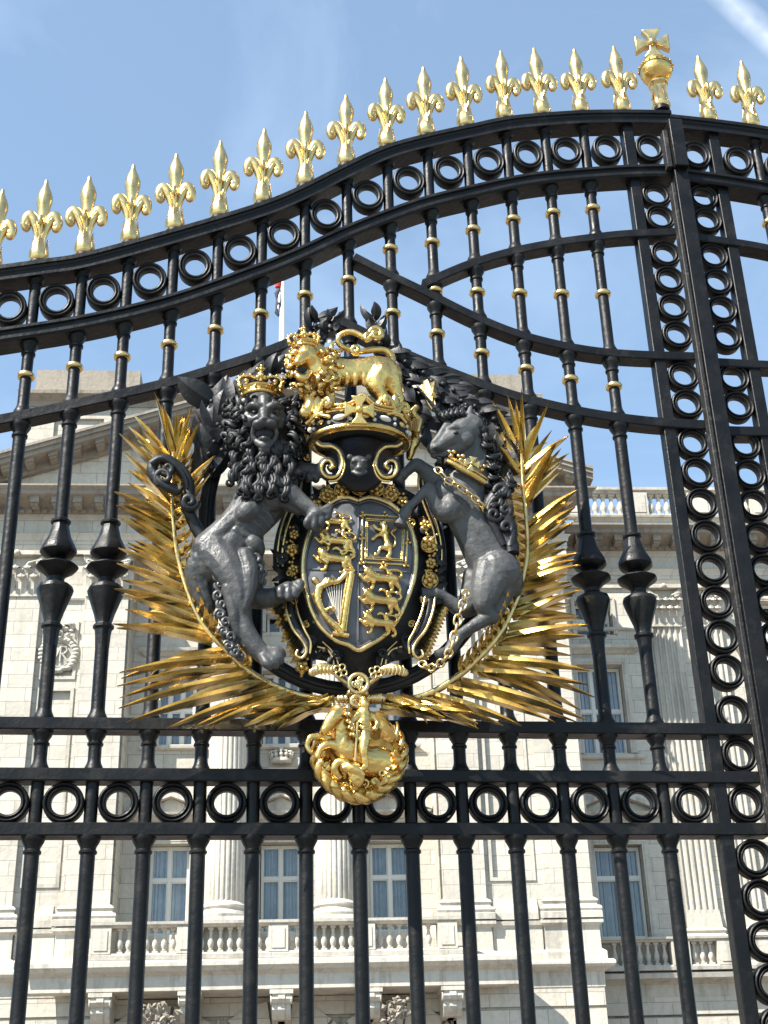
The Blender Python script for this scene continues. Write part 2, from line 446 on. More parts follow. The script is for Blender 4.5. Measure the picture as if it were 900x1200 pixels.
def make_leaf(mirror):
    fx = (lambda x: 2*XM-.018-x) if mirror else (lambda x: x)
    dz = -.024 if mirror else 0.0
    fc = (lambda c: [(fx(x), z+dz) for x, z in c][::-1]) if mirror else (lambda c: c)
    xa, xb = fx(XL), fx(XM-.006)
    lab = ('right-hand black iron gate leaf beyond the meeting bar, cut off by the right edge' if mirror else
           'broad black iron gate leaf topped with gilt fleurs-de-lis, carrying the coat of arms')
    root = empty('gate_leaf', (fx(6*S), 0, 0), lab, 'gate', 'leaves of the palace gate')
    # ---- rails
    def rail(c, h, y0, y1, cap=None):
        b = MB()
        t = h/2
        c = fc(c)
        if cap == 'top':
            b.sweep(c, [(0, y0-.014), (0, y1+.014), (-.018, y1+.014), (-.021, y1+.006), (-.030, y1+.004), (-.034, y1), (-h, y1), (-h, y0), (-.034, y0), (-.030, y0-.004), (-.021, y0-.006), (-.018, y0-.014)])
        elif cap == 'sec':
            b.sweep(c, [(0, y0-.010), (0, y1+.010), (-.012, y1+.010), (-.016, y1), (-h, y1), (-h, y0), (-h+.010, y0-.006), (-h+.022, y0-.006), (-h+.028, y0), (-.016, y0), (-.012, y0-.010)])
        else:
            e = .004
            b.sweep(c, [(t, y0+e), (t, y1-e), (t-e, y1), (-t+e, y1), (-t, y1-e), (-t, y0+e), (-t+e, y0), (t-e, y0)])
        return b.build('rail', M['iron'], root, ang=30)
    HT, HS = .062, .060
    endx = lambda c: [q for q in c if q[0] <= XM-.012]
    rail(endx(C_TOP)+[(XM-.006, zof(C_TOP, XM-.012) or C_TOP[-1][1])], HT, -.046, .046, 'top')
    rail(endx(C_SEC)+[(XM-.030, C_SEC[-1][1])], HS, -.046, .046, 'sec')
    for c in (C_ARC, C_DIAG, C_BRANCH):
        rail([q for q in c if q[0] < XM-.07]+[(XM-.055, c[-1][1])], .044 if c is C_ARC else .040, -.036, .036)
    for z in (ZA, ZB, ZC):
        rail([(XL, z), (XM-.055, z)], .044, -.037, .037)
    rail([(XL, Z_BASE), (XM-.055, Z_BASE)], .06, -.037, .037)
    # ---- bars
    curves = [(C_TOP, HT, 1), (C_SEC, HS, 1), (C_ARC, .044, 0), (C_DIAG, .040, 0), (C_BRANCH, .040, 0)]
    finial_src = None
    def z_top(x): return zof(C_TOP, x)
    for i in range(-4, 13):
        x = i*S
        stops = [(Z_BASE-.03, Z_BASE+.03, 'base'), (ZC-.022, ZC+.022, 'C'), (ZB-.022, ZB+.022, 'B'), (ZA-.022, ZA+.022, 'A')]
        for c, h, edge in curves:
            z = zof(c, x)
            if z is None: continue
            nm = {id(C_TOP): 'T', id(C_SEC): 'S'}.get(id(c), 'D' if c is C_ARC else 'E')
            stops.append((z-h, z, nm) if edge else (z-h/2-.003, z+h/2+.003, nm))
        stops.sort()
        b = MB(); collars = []
        b.lathe([(RB*1.0, .06), (RB, Z_BASE-.02)], (x, 0, 0), 16)
        for (a0, a1, an), (b0, b1, bn) in zip(stops[:-1], stops[1:]):
            lo, hi = a1-.004, b0+.004
            if hi-lo < .03: continue
            upper = an in 'DES'
            r = RU if upper or an == 'C' or an == 'B' else RB
            if an == 'C':   b.lathe([(r, lo), (r, hi)], (x, 0, 0), 16)
            elif an == 'S': b.lathe([(r, lo), (r, hi-.03), (r*1.25, hi-.026), (r*1.25, hi-.018), (r*1.05, hi-.015), (r*1.5, hi)], (x, 0, 0), 16)
            elif an == 'A' and i in (0, 1, 11, 12):
                zc = 3.652                                   # the two-bulb eight-sided baluster
                pr = bar_profile(lo, zc-.24, r, True, False)
                b.lathe(pr, (x, 0, 0), 16)
                pr = bar_profile(zc+.25, hi, r, False, True)
                b.lathe(pr, (x, 0, 0), 16)
                bp_ = [(r, -.305), (r*1.1, -.25), (.030, -.222), (.037, -.214), (.037, -.203), (.029, -.197), (.028, -.19), (.0365, -.150), (.051, -.098), (.062, -.058), (.0655, -.038), (.060, -.020), (.042, -.008), (.030, .004), (.030, .022), (.046, .043), (.070, .063), (.0765, .073), (.074, .079), (.050, .090), (.032, .100), (.029, .112), (.036, .118), (.056, .130), (.0655, .146), (.065, .160), (.055, .188), (.041, .225), (.0315, .272), (.029, .288), (.036, .293), (.037, .303), (.031, .309), (r, .315)]
                bp_ = [(q, h*.81) for q, h in bp_]
                b.lathe(bp_, (x, 0, zc), 32, rmod=lambda a: .42+.60*math.cos(PI/8)/math.cos(a % (PI/4)-PI/8))
            else:
                b.lathe(bar_profile(lo, hi, r), (x, 0, 0), 16)
                if upper: collars.append(lo+(hi-lo)*.53)
        b.v = [(fx(p[0]), p[1], p[2]+(dz if p[2] > 3.3 else 0)) for p in b.v]
        bar = b.build('bar', M['iron'], root, ang=30)
        for zc in collars:
            o = local_child(ME_COLLAR, 'collar', None, bar, (fx(x)-0, 0, zc+dz))
        # finial over each bar
        zt = z_top(x)+dz
        f = local_child(ME_FG, 'finial', None, None)
        f.location = (fx(x), 0, zt+.002); adopt(f, root); f.scale = (.93*random.uniform(.97, 1.03), .93, 1.34*random.uniform(.975, 1.025))
        f.rotation_euler = (random.uniform(-.02, .02), random.uniform(-.025, .025), random.uniform(-.12, .12))
        local_child(ME_FB, 'base', None, f)
    # finial over the stile
    f = local_child(ME_FG, 'finial', None, None); f.scale = (.93, .93, 1.34); f.location = (fx(X13-.004), 0, z_top(X13)+dz+.002); adopt(f, root)
    local_child(ME_FB, 'base', None, f)
    # ---- stiles
    for xs in (X13, XL+.03):
        b = MB(); b.box(fx(xs)-.025, fx(xs)+.025, -.028, .028, .08, z_top(xs)-.03+dz)
        st = b.build('stile', M['iron'], root); bevel(st, .004)
    # ---- rings of the three friezes
    def ring(x, z, s=1.0, tall=1.0):
        o = bpy.data.objects.new('ring', ME_RING); COL.objects.link(o); o.location = (fx(x), 0, z); adopt(o, root)
        o.scale = (s*random.uniform(.99, 1.01), 1, s*tall); o.rotation_euler = (random.uniform(-.015, .015), random.choice((0, PI))+random.uniform(-.05, .05), random.uniform(-.03, .03))
    for i in range(-4, 13):
        x = (i+.5)*S + (.008 if i == 12 else 0)
        zt, zs = z_top(x)-HT, zof(C_SEC, x)
        ring(x, (zt+zs)/2+dz, 1.0, 1.17)
        ring(x, (ZB-.022+ZC+.022)/2+.001, .99)
    ring(XRING, (z_top(XRING)-HT+zof(C_SEC, XRING))/2+dz, 1.0, 1.17)
    # ---- ring column beside the meeting bar
    col = [5.571, 5.443, 5.248, 5.112, 4.970, 4.830, 4.627, 4.493, 4.312, 4.175, 4.038, 3.898, 3.758, 3.62, 3.48, 3.342, 3.203, 3.026, (ZB+ZC)/2+.001, 2.657]
    for z in col: ring(XRING, z-.02 if z < 3.3 and z > 3.1 else z, .985)
    z = 2.52
    while z > .4: ring(XRING, z, .985); z -= .1385
    return root

def bevel(o, w, seg=2):
    m = o.modifiers.new('bevel', 'BEVEL'); m.width = w; m.segments = seg; m.limit_method = 'ANGLE'
    return o

leaf = make_leaf(False)
leaf_r = make_leaf(True)

# meeting bar, cap block and orb finial belong to the main leaf
b = MB()
b.box(XM-.043, XM+.019, -.082, -.030, .06, at(797, 193, .08).z)
mb_ = b.build('meeting_bar', M['iron'], leaf); bevel(mb_, .003)
b = MB(); b.box(XM-.062, XM-.0445, -.070, -.026, .06, at(790, 212, .08).z)
bevel(b.build('lock_strip', M['iron_worn'], leaf), .003)
b = MB(); b.box(XM-.046, XM+.016, -.112, -.04, at(797, 193, .1).z-.01, at(790, 141, .1).z)
bevel(b.build('bracket', M['iron'], leaf), .004)
b = MB(); b.box(XM-.072, XM-.0475, -.085, -.04, at(797, 193, .1).z, at(790, 150, .1).z)
bevel(b.build('bracket', M['iron_worn'], leaf), .004)

def cross_pattee(c, r, t, out, up):
    """flared cross; c centre, out = direction it faces"""
    b = MB(); out = Vector(out).normalized(); up = Vector(up); rt = up.cross(out).normalized(); up = out.cross(rt)
    for ax, ay in ((1, 0), (-1, 0), (0, 1), (0, -1)):
        A = rt*ax+up*ay; B = rt*-ay+up*ax
        q = []
        for l, w in ((0, r*.16), (r*.5, r*.24), (r*.85, r*.5), (r, r*.56)):
            q += [(l, -w), (l, w)]
        ol = [q[0], q[2], q[4], q[6], q[7], q[5], q[3], q[1]]
        n = len(ol)
        vs = [c+A*x+B*y+out*t for x, y in ol]+[c+A*x+B*y-out*t for x, y in ol]
        b.add(vs, [tuple(range(n)), tuple(range(n, 2*n))[::-1]]+[(k, (k+1) % n, (k+1) % n+n, k+n) for k in range(n)])
    b.sphere(c+out*t, r*.26, 12, 8)
    return b

def orb_finial():
    p0 = at(776, 130, .0); x, z = p0.x, p0.z
    g = MB()
    g.lathe([(.034, .012), (.040, .02), (.042, .035), (.036, .06), (.030, .09), (.027, .115), (.028, .135), (.035, .150), (.044, .156), (.046, .163), (.040, .168)], (x, 0, z), 28, rmod=lambda a: 1+.05*math.cos(5*a))
    for k in range(5):
        a = 2*PI*k/5+.3; c = Vector((math.cos(a), math.sin(a), 0)); o = Vector((x, 0, z))
        g.blade([o+c*.038+Vector((0,0,.03)), o+c*.036+Vector((0,0,.075)), o+c*.034+Vector((0,0,.115)), o+c*.044+Vector((0,0,.135))], [.016,.016,.011,.001], .006, c)
    f = g.build('finial', M['gold_pale'], leaf)
    s = MB(); s.sphere((x, 0, z+.245), .076, 28, 18); o = s.build('orb', M['gold'], f)
    s = MB(); s.ring([(.0775, -.010), (.080, -.006), (.080, .006), (.0775, .010), (.070, 0)], (x, 0, z+.257), 32, axis='Z')
    for k in range(14):
        a = 2*PI*k/14; s.sphere((x+.080*math.cos(a), .080*math.sin(a), z+.257), .006, 8, 6)
    s.build('orb_band', M['gold_dull'], f)
    s = MB(); s.lathe([(.036, .03), (.036, .0), (.02, -.01)][::-1], (x, 0, z-.005), 18); s.build('base', M['iron'], f)
    zc = z+.410
    q = cross_pattee(Vector((x, 0, zc)), .080, .020, (-.22, -1, -.12), (0, 0, 1)).build('cross', M['gold_pale'], f, ang=30); bevel(q, .005)
    return f
orb_finial()
# ================================================================== THE PALACE (own frame: x along the front, -y towards the gate, z up)
DL = R_(-3)
pal = empty('palace', (0, 0, 0), 'long pale stone palace with fluted columns, pediment and balcony behind the iron gate', 'palace')
pal.location = (38*math.sin(DL)*-1*-1, 0, 0)
# point (u, w) of the facade -> world: n*(38cos) etc.; origin is the foot of the perpendicular from (0,38)
_n = Vector((-math.sin(DL), math.cos(DL), 0)); _t = Vector((math.cos(DL), math.sin(DL), 0))
P0 = Vector((0, 38, 0)); 
# u is measured as X cos + Y sin - 38 sin, i.e. from the point (0, 38)
pal.location = P0; pal.rotation_euler = (0, 0, DL)

def pchild(mb_or_me, name, m, parent=None, ang=38, smooth=True, loc=(0, 0, 0)):
    me = mb_or_me.mesh(name, smooth, ang) if isinstance(mb_or_me, MB) else mb_or_me
    return local_child(me, name, m, parent or pal, loc)

UL, UR = -7.35, 12.25             # ends of the projecting centre
RL, RR = -2.5, 7.45               # the recess with the columns
W_REC, W_WING = -1.3, -2.9
ZP = 7.95                         # first floor level

def wall(mb, x0, x1, z0, z1, w, openings=(), reveal=.45):
    """upright sheet facing the gate with real openings and reveals; y = -w"""
    y = -w
    xs = sorted({x0, x1, *[v for o in openings for v in o[:2]]}); zs = sorted({z0, z1, *[v for o in openings for v in o[2:4]]})
    for a, b_ in zip(xs[:-1], xs[1:]):
        for c, d in zip(zs[:-1], zs[1:]):
            mx_, mz_ = (a+b_)/2, (c+d)/2
            if any(o[0] < mx_ < o[1] and o[2] < mz_ < o[3] for o in openings): continue
            mb.add([(a, y, c), (b_, y, c), (b_, y, d), (a, y, d)], [(0, 1, 2, 3)])
    for o in openings:
        a, b_, c, d = o[:4]; yb = y+reveal
        mb.add([(a,y,c),(a,yb,c),(a,yb,d),(a,y,d)], [(0,1,2,3)]); mb.add([(b_,y,c),(b_,y,d),(b_,yb,d),(b_,yb,c)], [(0,1,2,3)])
        mb.add([(a,y,c),(b_,y,c),(b_,yb,c),(a,yb,c)], [(0,1,2,3)]); mb.add([(a,y,d),(a,yb,d),(b_,yb,d),(b_,y,d)], [(0,1,2,3)])

def mould(mb, x0, x1, w, prof, ends=True):
    """run of moulding along the front; prof: (projection from w, z) from bottom to top, closed on the wall"""
    n = len(prof)
    vs = [(x0-(p if ends else 0), -(w+p), z) for p, z in prof] + [(x1+(p if ends else 0), -(w+p), z) for p, z in prof]
    back = [(x0, -w+.02, prof[0][1]), (x0, -w+.02, prof[-1][1]), (x1, -w+.02, prof[0][1]), (x1, -w+.02, prof[-1][1])]
    fs = [(i, i+n, i+n+1, i+1) for i in range(n-1)]
    vs += back
    B = 2*n
    fs += [tuple(range(n))+(B+1, B), tuple(range(n, 2*n))[::-1]+(B+2, B+3), (0, B, B+2, n), (n-1, 2*n-1, B+3, B+1)]
    mb.add(vs, fs)

# ---- walls
def window(x0, x1, z0, z1, w, cols=2, tz=.62, name='window', curtain=True, group=None):
    """frame with mullion and transom, one pane sheet behind, curtain folds inside"""
    y = -w+.26
    f = MB(); t = .07
    f.box(x0, x0+t, y-.05, y+.07, z0, z1); f.box(x1-t, x1, y-.05, y+.07, z0, z1)
    f.box(x0+t, x1-t, y-.048, y+.07, z1-t, z1); f.box(x0+t, x1-t, y-.048, y+.07, z0, z0+t)
    zt = z0+(z1-z0)*tz
    f.box(x0+t, x1-t, y-.045, y+.06, zt-.05, zt+.05)
    for k in range(1, cols):
        xm = x0+(x1-x0)*k/cols
        f.box(xm-.05, xm+.05, y-.055, y+.065, z0+t, z1-t)
    # leaf frames inside each light
    for k in range(cols):
        a, b_ = x0+(x1-x0)*k/cols+.051, x0+(x1-x0)*(k+1)/cols-.051
        for (c, d) in ((z0+t, zt-.05), (zt+.05, z1-t)):
            f.box(a, a+.035, y-.02, y+.045, c, d); f.box(b_-.035, b_, y-.02, y+.045, c, d)
            f.box(a+.035, b_-.035, y-.018, y+.043, d-.04, d); f.box(a+.035, b_-.035, y-.018, y+.043, c, c+.04)
    o = pchild(f, name, M['winframe'], smooth=False)
    g = MB(); g.add([(x0+.05, y+.012, z0+.05), (x1-.05, y+.012, z0+.05), (x1-.05, y+.012, z1-.05), (x0+.05, y+.012, z1-.05)], [(0,1,2,3)])
    local_child(g.mesh('pane', False), 'pane', M['glass'], o)
    if curtain:
        c = MB(); n = 90; rnd = random.Random(int(x0*100))
        vs = []
        p1, p2 = rnd.uniform(0, 6), rnd.uniform(0, 6)
        for k in range(n+1):
            u = k/n; x = x0+(x1-x0)*u
            yy = y+.16+.035*math.sin(u*58+p1+2*math.sin(u*9+p2))+.018*math.sin(u*131+p2)
            vs += [(x, yy, z0), (x, yy+.01*math.sin(u*40), z1)]
        gap = rnd.choice((0, 0, 3, 8, 14)); off = rnd.randint(-8, 8)
        c.add(vs, [(2*k, 2*k+2, 2*k+3, 2*k+1) for k in range(n) if abs(k-45-off) >= gap])
        local_child(c.mesh('curtain', True, 80), 'curtain', M['curtain'], o)
    d = MB(); d.box(x0-.3, x1+.3, y+.35, y+.40, z0-.3, z1+.3)
    local_child(d.mesh('interior', False), 'interior', M['dark_room'], o)
    return o

def surround(mb, x0, x1, z0, z1, w, sw=.22):
    """moulded architrave round a window, standing a little proud of the wall"""
    y = -w
    for (a, b_, p) in ((sw, .07, .07), (.10, .0, .05)):
        mb.box(x0-a, x0-b_, y-p, y+.03, z0, z1+b_); mb.box(x1+b_, x1+a, y-p, y+.03, z0, z1+b_)
        mb.box(x0-a, x1+a, y-p-.002, y+.03, z1+b_+.001, z1+a)
def pediment_small(mb, x0, x1, z0, w, rise):
    y = -w; p = .34; xm = (x0+x1)/2
    mould(mb, x0, x1, w, [(.05, z0-.22), (.12, z0-.16), (.2, z0-.12), (.3, z0-.06), (.32, z0)])
    for sx in (0, 1):
        xa = x0-.34 if sx == 0 else x1+.34
        t = .17
        vs = [(xa, y-p, z0), (xm, y-p, z0+rise), (xm, y-p, z0+rise+t), (xa, y-p, z0+t*.8), (xa, y+.02, z0), (xm, y+.02, z0+rise), (xm, y+.02, z0+rise+t), (xa, y+.02, z0+t*.8)]
        mb.add(vs, [(0,1,2,3), (4,7,6,5), (0,4,5,1), (3,2,6,7), (0,3,7,4), (1,5,6,2)])
    mb.add([(x0, y-.06, z0), (x1, y-.06, z0), (xm, y-.06, z0+rise)], [(0, 1, 2)])
def sill(mb, x0, x1, z, w):
    mould(mb, x0-.12, x1+.12, w, [(.02, z-.16), (.12, z-.15), (.17, z-.11), (.19, z-.02), (.17, z)])

Z_CAP0, Z_CAP1 = 19.75, 21.3       # capitals of the giant order
Z_ARCH, Z_FRZ, Z_MOD, Z_COR = 22.0, 22.72, 23.1, 23.36
win_c = [(-1.62, -.33), (1.89, 3.19), (5.36, 6.66)]      # first-floor windows of the recess
wing_r = [(12.98, 14.62), (19.4, 21.0), (25.3, 26.9), (31.2, 32.8)]
wing_l = [(-9.75, -8.1), (-16.1, -14.5), (-22, -20.4)]
walls = MB()
ops = []
for a, b_ in win_c: ops += [(a, b_, 9.0, 11.8), (a, b_, 15.05, 17.6), (a+.1, b_-.1, 19.0, 20.5)]
wall(walls, RL, RR, ZP, Z_CAP1, W_REC, ops)
for x, s in ((RL, 1), (RR, -1)): walls.box(x-.005, x+.005, .02, -W_REC, ZP-.9, Z_CAP1-.01)
opw = []
for a, b_ in wing_r+wing_l: opw += [(a, b_, 8.9, 11.95), (a, b_, 15.1, 18.35), (a+.15, b_-.15, 19.5, 20.8), (a-.1, b_+.1, 2.6, 5.9)]
opl = [o for o in opw if o[0] < 0]; opr = [o for o in opw if o[0] > 0]
wall(walls, UR-.02, 38, 0, Z_CAP1, W_WING, opr); wall(walls, -26, UL+.02, 0, Z_CAP1, W_WING, opl)
# the two solid piers of the centre, each with a sunk panel between two pilasters
for a, b_, p0, p1 in ((UL, RL, -5.42, -4.05), (RR, UR, 8.9, 10.55)):
    wall(walls, a, b_, ZP-.02, Z_CAP1, -.10, [(p0+.18, p1-.18, 10.3, 16.55), (p0+.12, p1-.12, 16.95, 18.85)], .10)
    walls.box(p0+.17, p1-.17, .2, .24, 10.2, 16.6); walls.box(p0+.11, p1-.11, .2, .24, 16.9, 18.9)
    walls.box(a, a+.02, .12, 2.88, 0, Z_CAP1) if a == UL else walls.box(b_-.02, b_, .12, 2.88, 0, Z_CAP1)
pchild(walls, 'wall', M['stone'], smooth=False)
b = MB()
for a, b_, p0, p1 in ((UL, RL, -5.42, -4.05), (RR, UR, 8.9, 10.55)):       # raised frames round the sunk panels
    for (z0, z1) in ((10.3, 16.55), (16.95, 18.85)):
        x0, x1 = p0+.16, p1-.16
        for (q0, q1, r0, r1) in ((x0-.06, x0+.05, z0-.06, z1+.06), (x1-.05, x1+.06, z0-.06, z1+.06), (x0+.05, x1-.05, z1-.05, z1+.06), (x0+.05, x1-.05, z0-.06, z0+.05)):
            b.box(q0, q1, .055, .13, r0, r1)
for a, b_ in win_c:
    surround(b, a, b_, 9.0, 11.8, W_REC); pediment_small(b, a-.42, b_+.42, 12.75, W_REC, .5)
    surround(b, a, b_, 15.05, 17.6, W_REC); sill(b, a-.2, b_+.2, 15.0, W_REC); surround(b, a+.1, b_-.1, 19.0, 20.5, W_REC, .16)
    mould(b, a-.4, b_+.4, W_REC, [(.05, 18.1), (.14, 18.2), (.24, 18.26), (.26, 18.36)])
for a, b_ in wing_r+wing_l:
    surround(b, a, b_, 8.9, 11.95, W_WING); pediment_small(b, a-.45, b_+.45, 13.0, W_WING, .62)
    surround(b, a, b_, 15.1, 18.35, W_WING); sill(b, a-.15, b_+.15, 15.02, W_WING); surround(b, a+.15, b_-.15, 19.5, 20.8, W_WING, .14)
    mould(b, a-.45, b_+.45, W_WING, [(.05, 18.75), (.14, 18.85), (.26, 18.92), (.28, 19.04)])
    mould(b, a-.2, b_+.2, W_WING, [(.03, 14.1), (.05, 14.15), (.05, 14.7), (.03, 14.75)])
    surround(b, a-.1, b_+.1, 2.6, 5.9, W_WING, .3)
# string mouldings
for (x0, x1, w) in ((UL, RL, .0), (RR, UR, .0), (UR, 38, W_WING), (-26, UL, W_WING), (RL+.02, RR-.02, W_REC)):
    mould(b, x0, x1, w-.1 if w == 0 else w, [(.02, Z_CAP0-.12), (.09, Z_CAP0-.08), (.11, Z_CAP0-.02), (.03, Z_CAP0+.04)], w == 0)
pchild(b, 'window_surround', M['stone_plain'], smooth=False)
# rusticated ground floor: courses with deep channels
b = MB()
def courses(x0, x1, w, z0, z1, skip=None, h=.60, g=.075):
    b.box(x0+.03, x1-.03, -w+.10, -w+.4, z0, z1)
    z = z1
    while z > z0+.1:
        zz = max(z0, z-h+g)
        segs = [(x0, x1)]
        if skip:
            segs = skip(x0, x1, (z+zz)/2)
        for a, c in segs:
            b.box(a, c, -w, -w+.16, zz, z)
        z -= h
ZG = 7.05
courses(UL+.01, RL-.25, .12, .3, ZG); courses(RR+.30, UR-.01, .12, .3, ZG)
courses(UR+.02, 38, W_WING+.1, 6.1, ZG); courses(-26, UL-.02, W_WING+.1, 6.1, ZG)
def arch_skip(cx, r, zc):
    def f(x0, x1, z):
        if z < zc: return [(x0, cx-r), (cx+r, x1)]
        if z < zc+r+.0:
            k = math.sqrt(max(0, r*r-(z-zc)**2)); return [(x0, cx-k), (cx+k, x1)]
        return [(x0, x1)]
    return f
# centre ground floor with the stepped voussoirs of its three arches
ARC = [(-.95, 1.35), (2.55, 1.45), (6.0, 1.35)]
z = ZG
while z > .4:
    zz = z-.525; zm = (z+zz)/2
    segs = [(RL-.24, RR+.29)]
    for cx, r in ARC:
        zc = 4.55; R1 = r+.95
        k = r if zm < zc else math.sqrt(max(0, r*r-(zm-zc)**2)) if zm < zc+r else 0
        if zm >= zc-.01: k = math.sqrt(max(0, R1*R1-(zm-zc)**2)) if zm < zc+R1 else 0
        if k > 0:
            ns = []
            for a, c in segs:
                if cx-k > a and cx+k < c: ns += [(a, cx-k-.04), (cx+k+.04, c)]
                else: ns.append((a, c))
            segs = ns
    for a, c in segs: b.box(a, c, -W_REC-.62, -W_REC-.3, zz, z)
    z -= .60
for cx, r in ARC:
    zc = 4.55; n = 11; R1 = r+.95
    for k in range(n):
        a0, a1 = PI*k/n+.018, PI*(k+1)/n-.018
        q = [(cx+rr*math.cos(a), zc+rr*math.sin(a)) for rr, a in ((r, a0), (R1, a0), (R1, a1), (r, a1))]
        b.extrude(q, -W_REC-.66-(.1 if k == n//2 else 0), -W_REC-.1)
# back sheet of the ground floor and shadowed door void
for cx0, cx1 in ((RL-.24, ARC[0][0]-1.36), (ARC[0][0]+1.36, ARC[1][0]-1.46), (ARC[1][0]+1.46, ARC[2][0]-1.36), (ARC[2][0]+1.36, RR+.29)):
    b.box(cx0, cx1, -W_REC-.5, -W_REC+.1, 0, 4.55)
b.box(RL-.24, RR+.29, -W_REC-.45, -W_REC-.05, 6.08, ZG+.0)
pchild(b, 'rusticated_base', M['stone'], smooth=False)
b = MB(); b.box(RL-.2, RR+.2, -W_REC+.6, -W_REC+.7, 0, ZG); pchild(b, 'archway', M['dark_room'], smooth=False)
# ---- string course at first-floor level, pier pedestals and their bases
b = MB()
for x0, x1, w in ((UL, RL-.2, .12), (RR+.25, UR, .12)):
    mould(b, x0, x1, w, [(.0, ZG), (.02, ZG), (.03, ZG+.42), (.10, ZG+.46), (.30, ZG+.55), (.34, ZG+.62), (.34, ZG+.70), (.28, ZG+.76), (.0, ZG+.80)])
for x0, x1, w in ((UR+.36, 38, W_WING), (-26, UL-.36, W_WING)):
    mould(b, x0, x1, w, [(.08, ZG), (.10, ZG+.38), (.3, ZG+.46), (.62, ZG+.52), (.66, ZG+.66), (.5, ZG+.72), (.0, ZG+.74)], False)
def pedestal(x0, x1, w):
    mould(b, x0, x1, w, [(.26, ZP-.12), (.26, ZP+.10), (.20, ZP+.16), (.13, ZP+.2), (.12, ZP+.86), (.16, ZP+.9), (.24, ZP+.96), (.24, ZP+1.06), (.1, ZP+1.12), (.0, ZP+1.14)])
def pil_base(x0, x1, w, z=ZP+1.1):
    mould(b, x0, x1, w, [(.22, z), (.22, z+.18), (.20, z+.2), (.23, z+.28), (.20, z+.36), (.11, z+.39), (.09, z+.45), (.14, z+.52), (.11, z+.58), (.05, z+.62), (.02, z+.66)])
PIL = [(-7.2, -5.42, .08), (-4.05, -2.52, .08), (7.47, 8.9, .08), (10.62, 12.2, .08)]
for x0, x1, w in PIL: pedestal(x0+.06, x1-.06, w-.1); pil_base(x0+.05, x1-.05, w-.05)
for x0, x1 in ((-5.42, -4.05), (8.9, 10.62)):
    mould(b, x0+.1, x1-.1, -.1, [(.20, ZP-.1), (.2, ZP+.12), (.1, ZP+.2), (.09, ZP+.86), (.16, ZP+.93), (.18, ZP+1.05), (.0, ZP+1.1)], False)
    mould(b, x0+.2, x1-.2, -.1, [(.17, ZP+1.1), (.17, ZP+1.3), (.14, ZP+1.46), (.05, ZP+1.6), (.02, ZP+1.75)], False)
pchild(b, 'string_course', M['stone_plain'], smooth=False)
# pilasters: plain on the piers, fluted on the wings
def pilaster(x0, x1, w, fl):
    b = MB()
    z0, z1 = ZP+1.7, Z_CAP0
    if fl:
        n = 5; pts = []
        W_ = x1-x0
        pts.append((x0, -w+.12)); pts.append((x0, -w))
        for k in range(n):
            c = x0+W_*(k+.5+.0)/n; h = W_/n*.36
            pts.append((c-h, -w))
            for j in range(1, 6):
                a = PI*j/6; pts.append((c-h*math.cos(a), -w+.085*math.sin(a)))
            pts.append((c+h, -w))
        pts += [(x1, -w), (x1, -w+.12)]
        N_ = len(pts)
        b.add([(x, y, z0) for x, y in pts]+[(x, y, z1) for x, y in pts], [(k, k+1, k+1+N_, k+N_) for k in range(N_-1)])
    else:
        b.box(x0, x1, -w, -w+.17, z0, z1)
    return pchild(b, 'pilaster', M['stone_plain'] if fl else M['stone'], ang=30)
for x0, x1, w in PIL: pilaster(x0+.05, x1-.05, w, False)
WP = [15.86, 17.35, 22.6, 24.1, 28.6, 30.1, 34.6]
b = MB()
for x in WP+[-12.9, -19.2]:
    pilaster(x, x+1.05, W_WING+.16, True)
    x0, x1, w, z = x+.02, x+1.03, W_WING+.10, 8.55
    mould(b, x0, x1, w, [(.30, z-.6), (.30, z), (.26, z+.18), (.24, z+.2), (.27, z+.28), (.24, z+.36), (.15, z+.39), (.13, z+.45), (.18, z+.52), (.15, z+.58), (.09, z+.62), (.05, z+1.2)])
pchild(b, 'pilaster_base', M['stone_plain'], smooth=False)

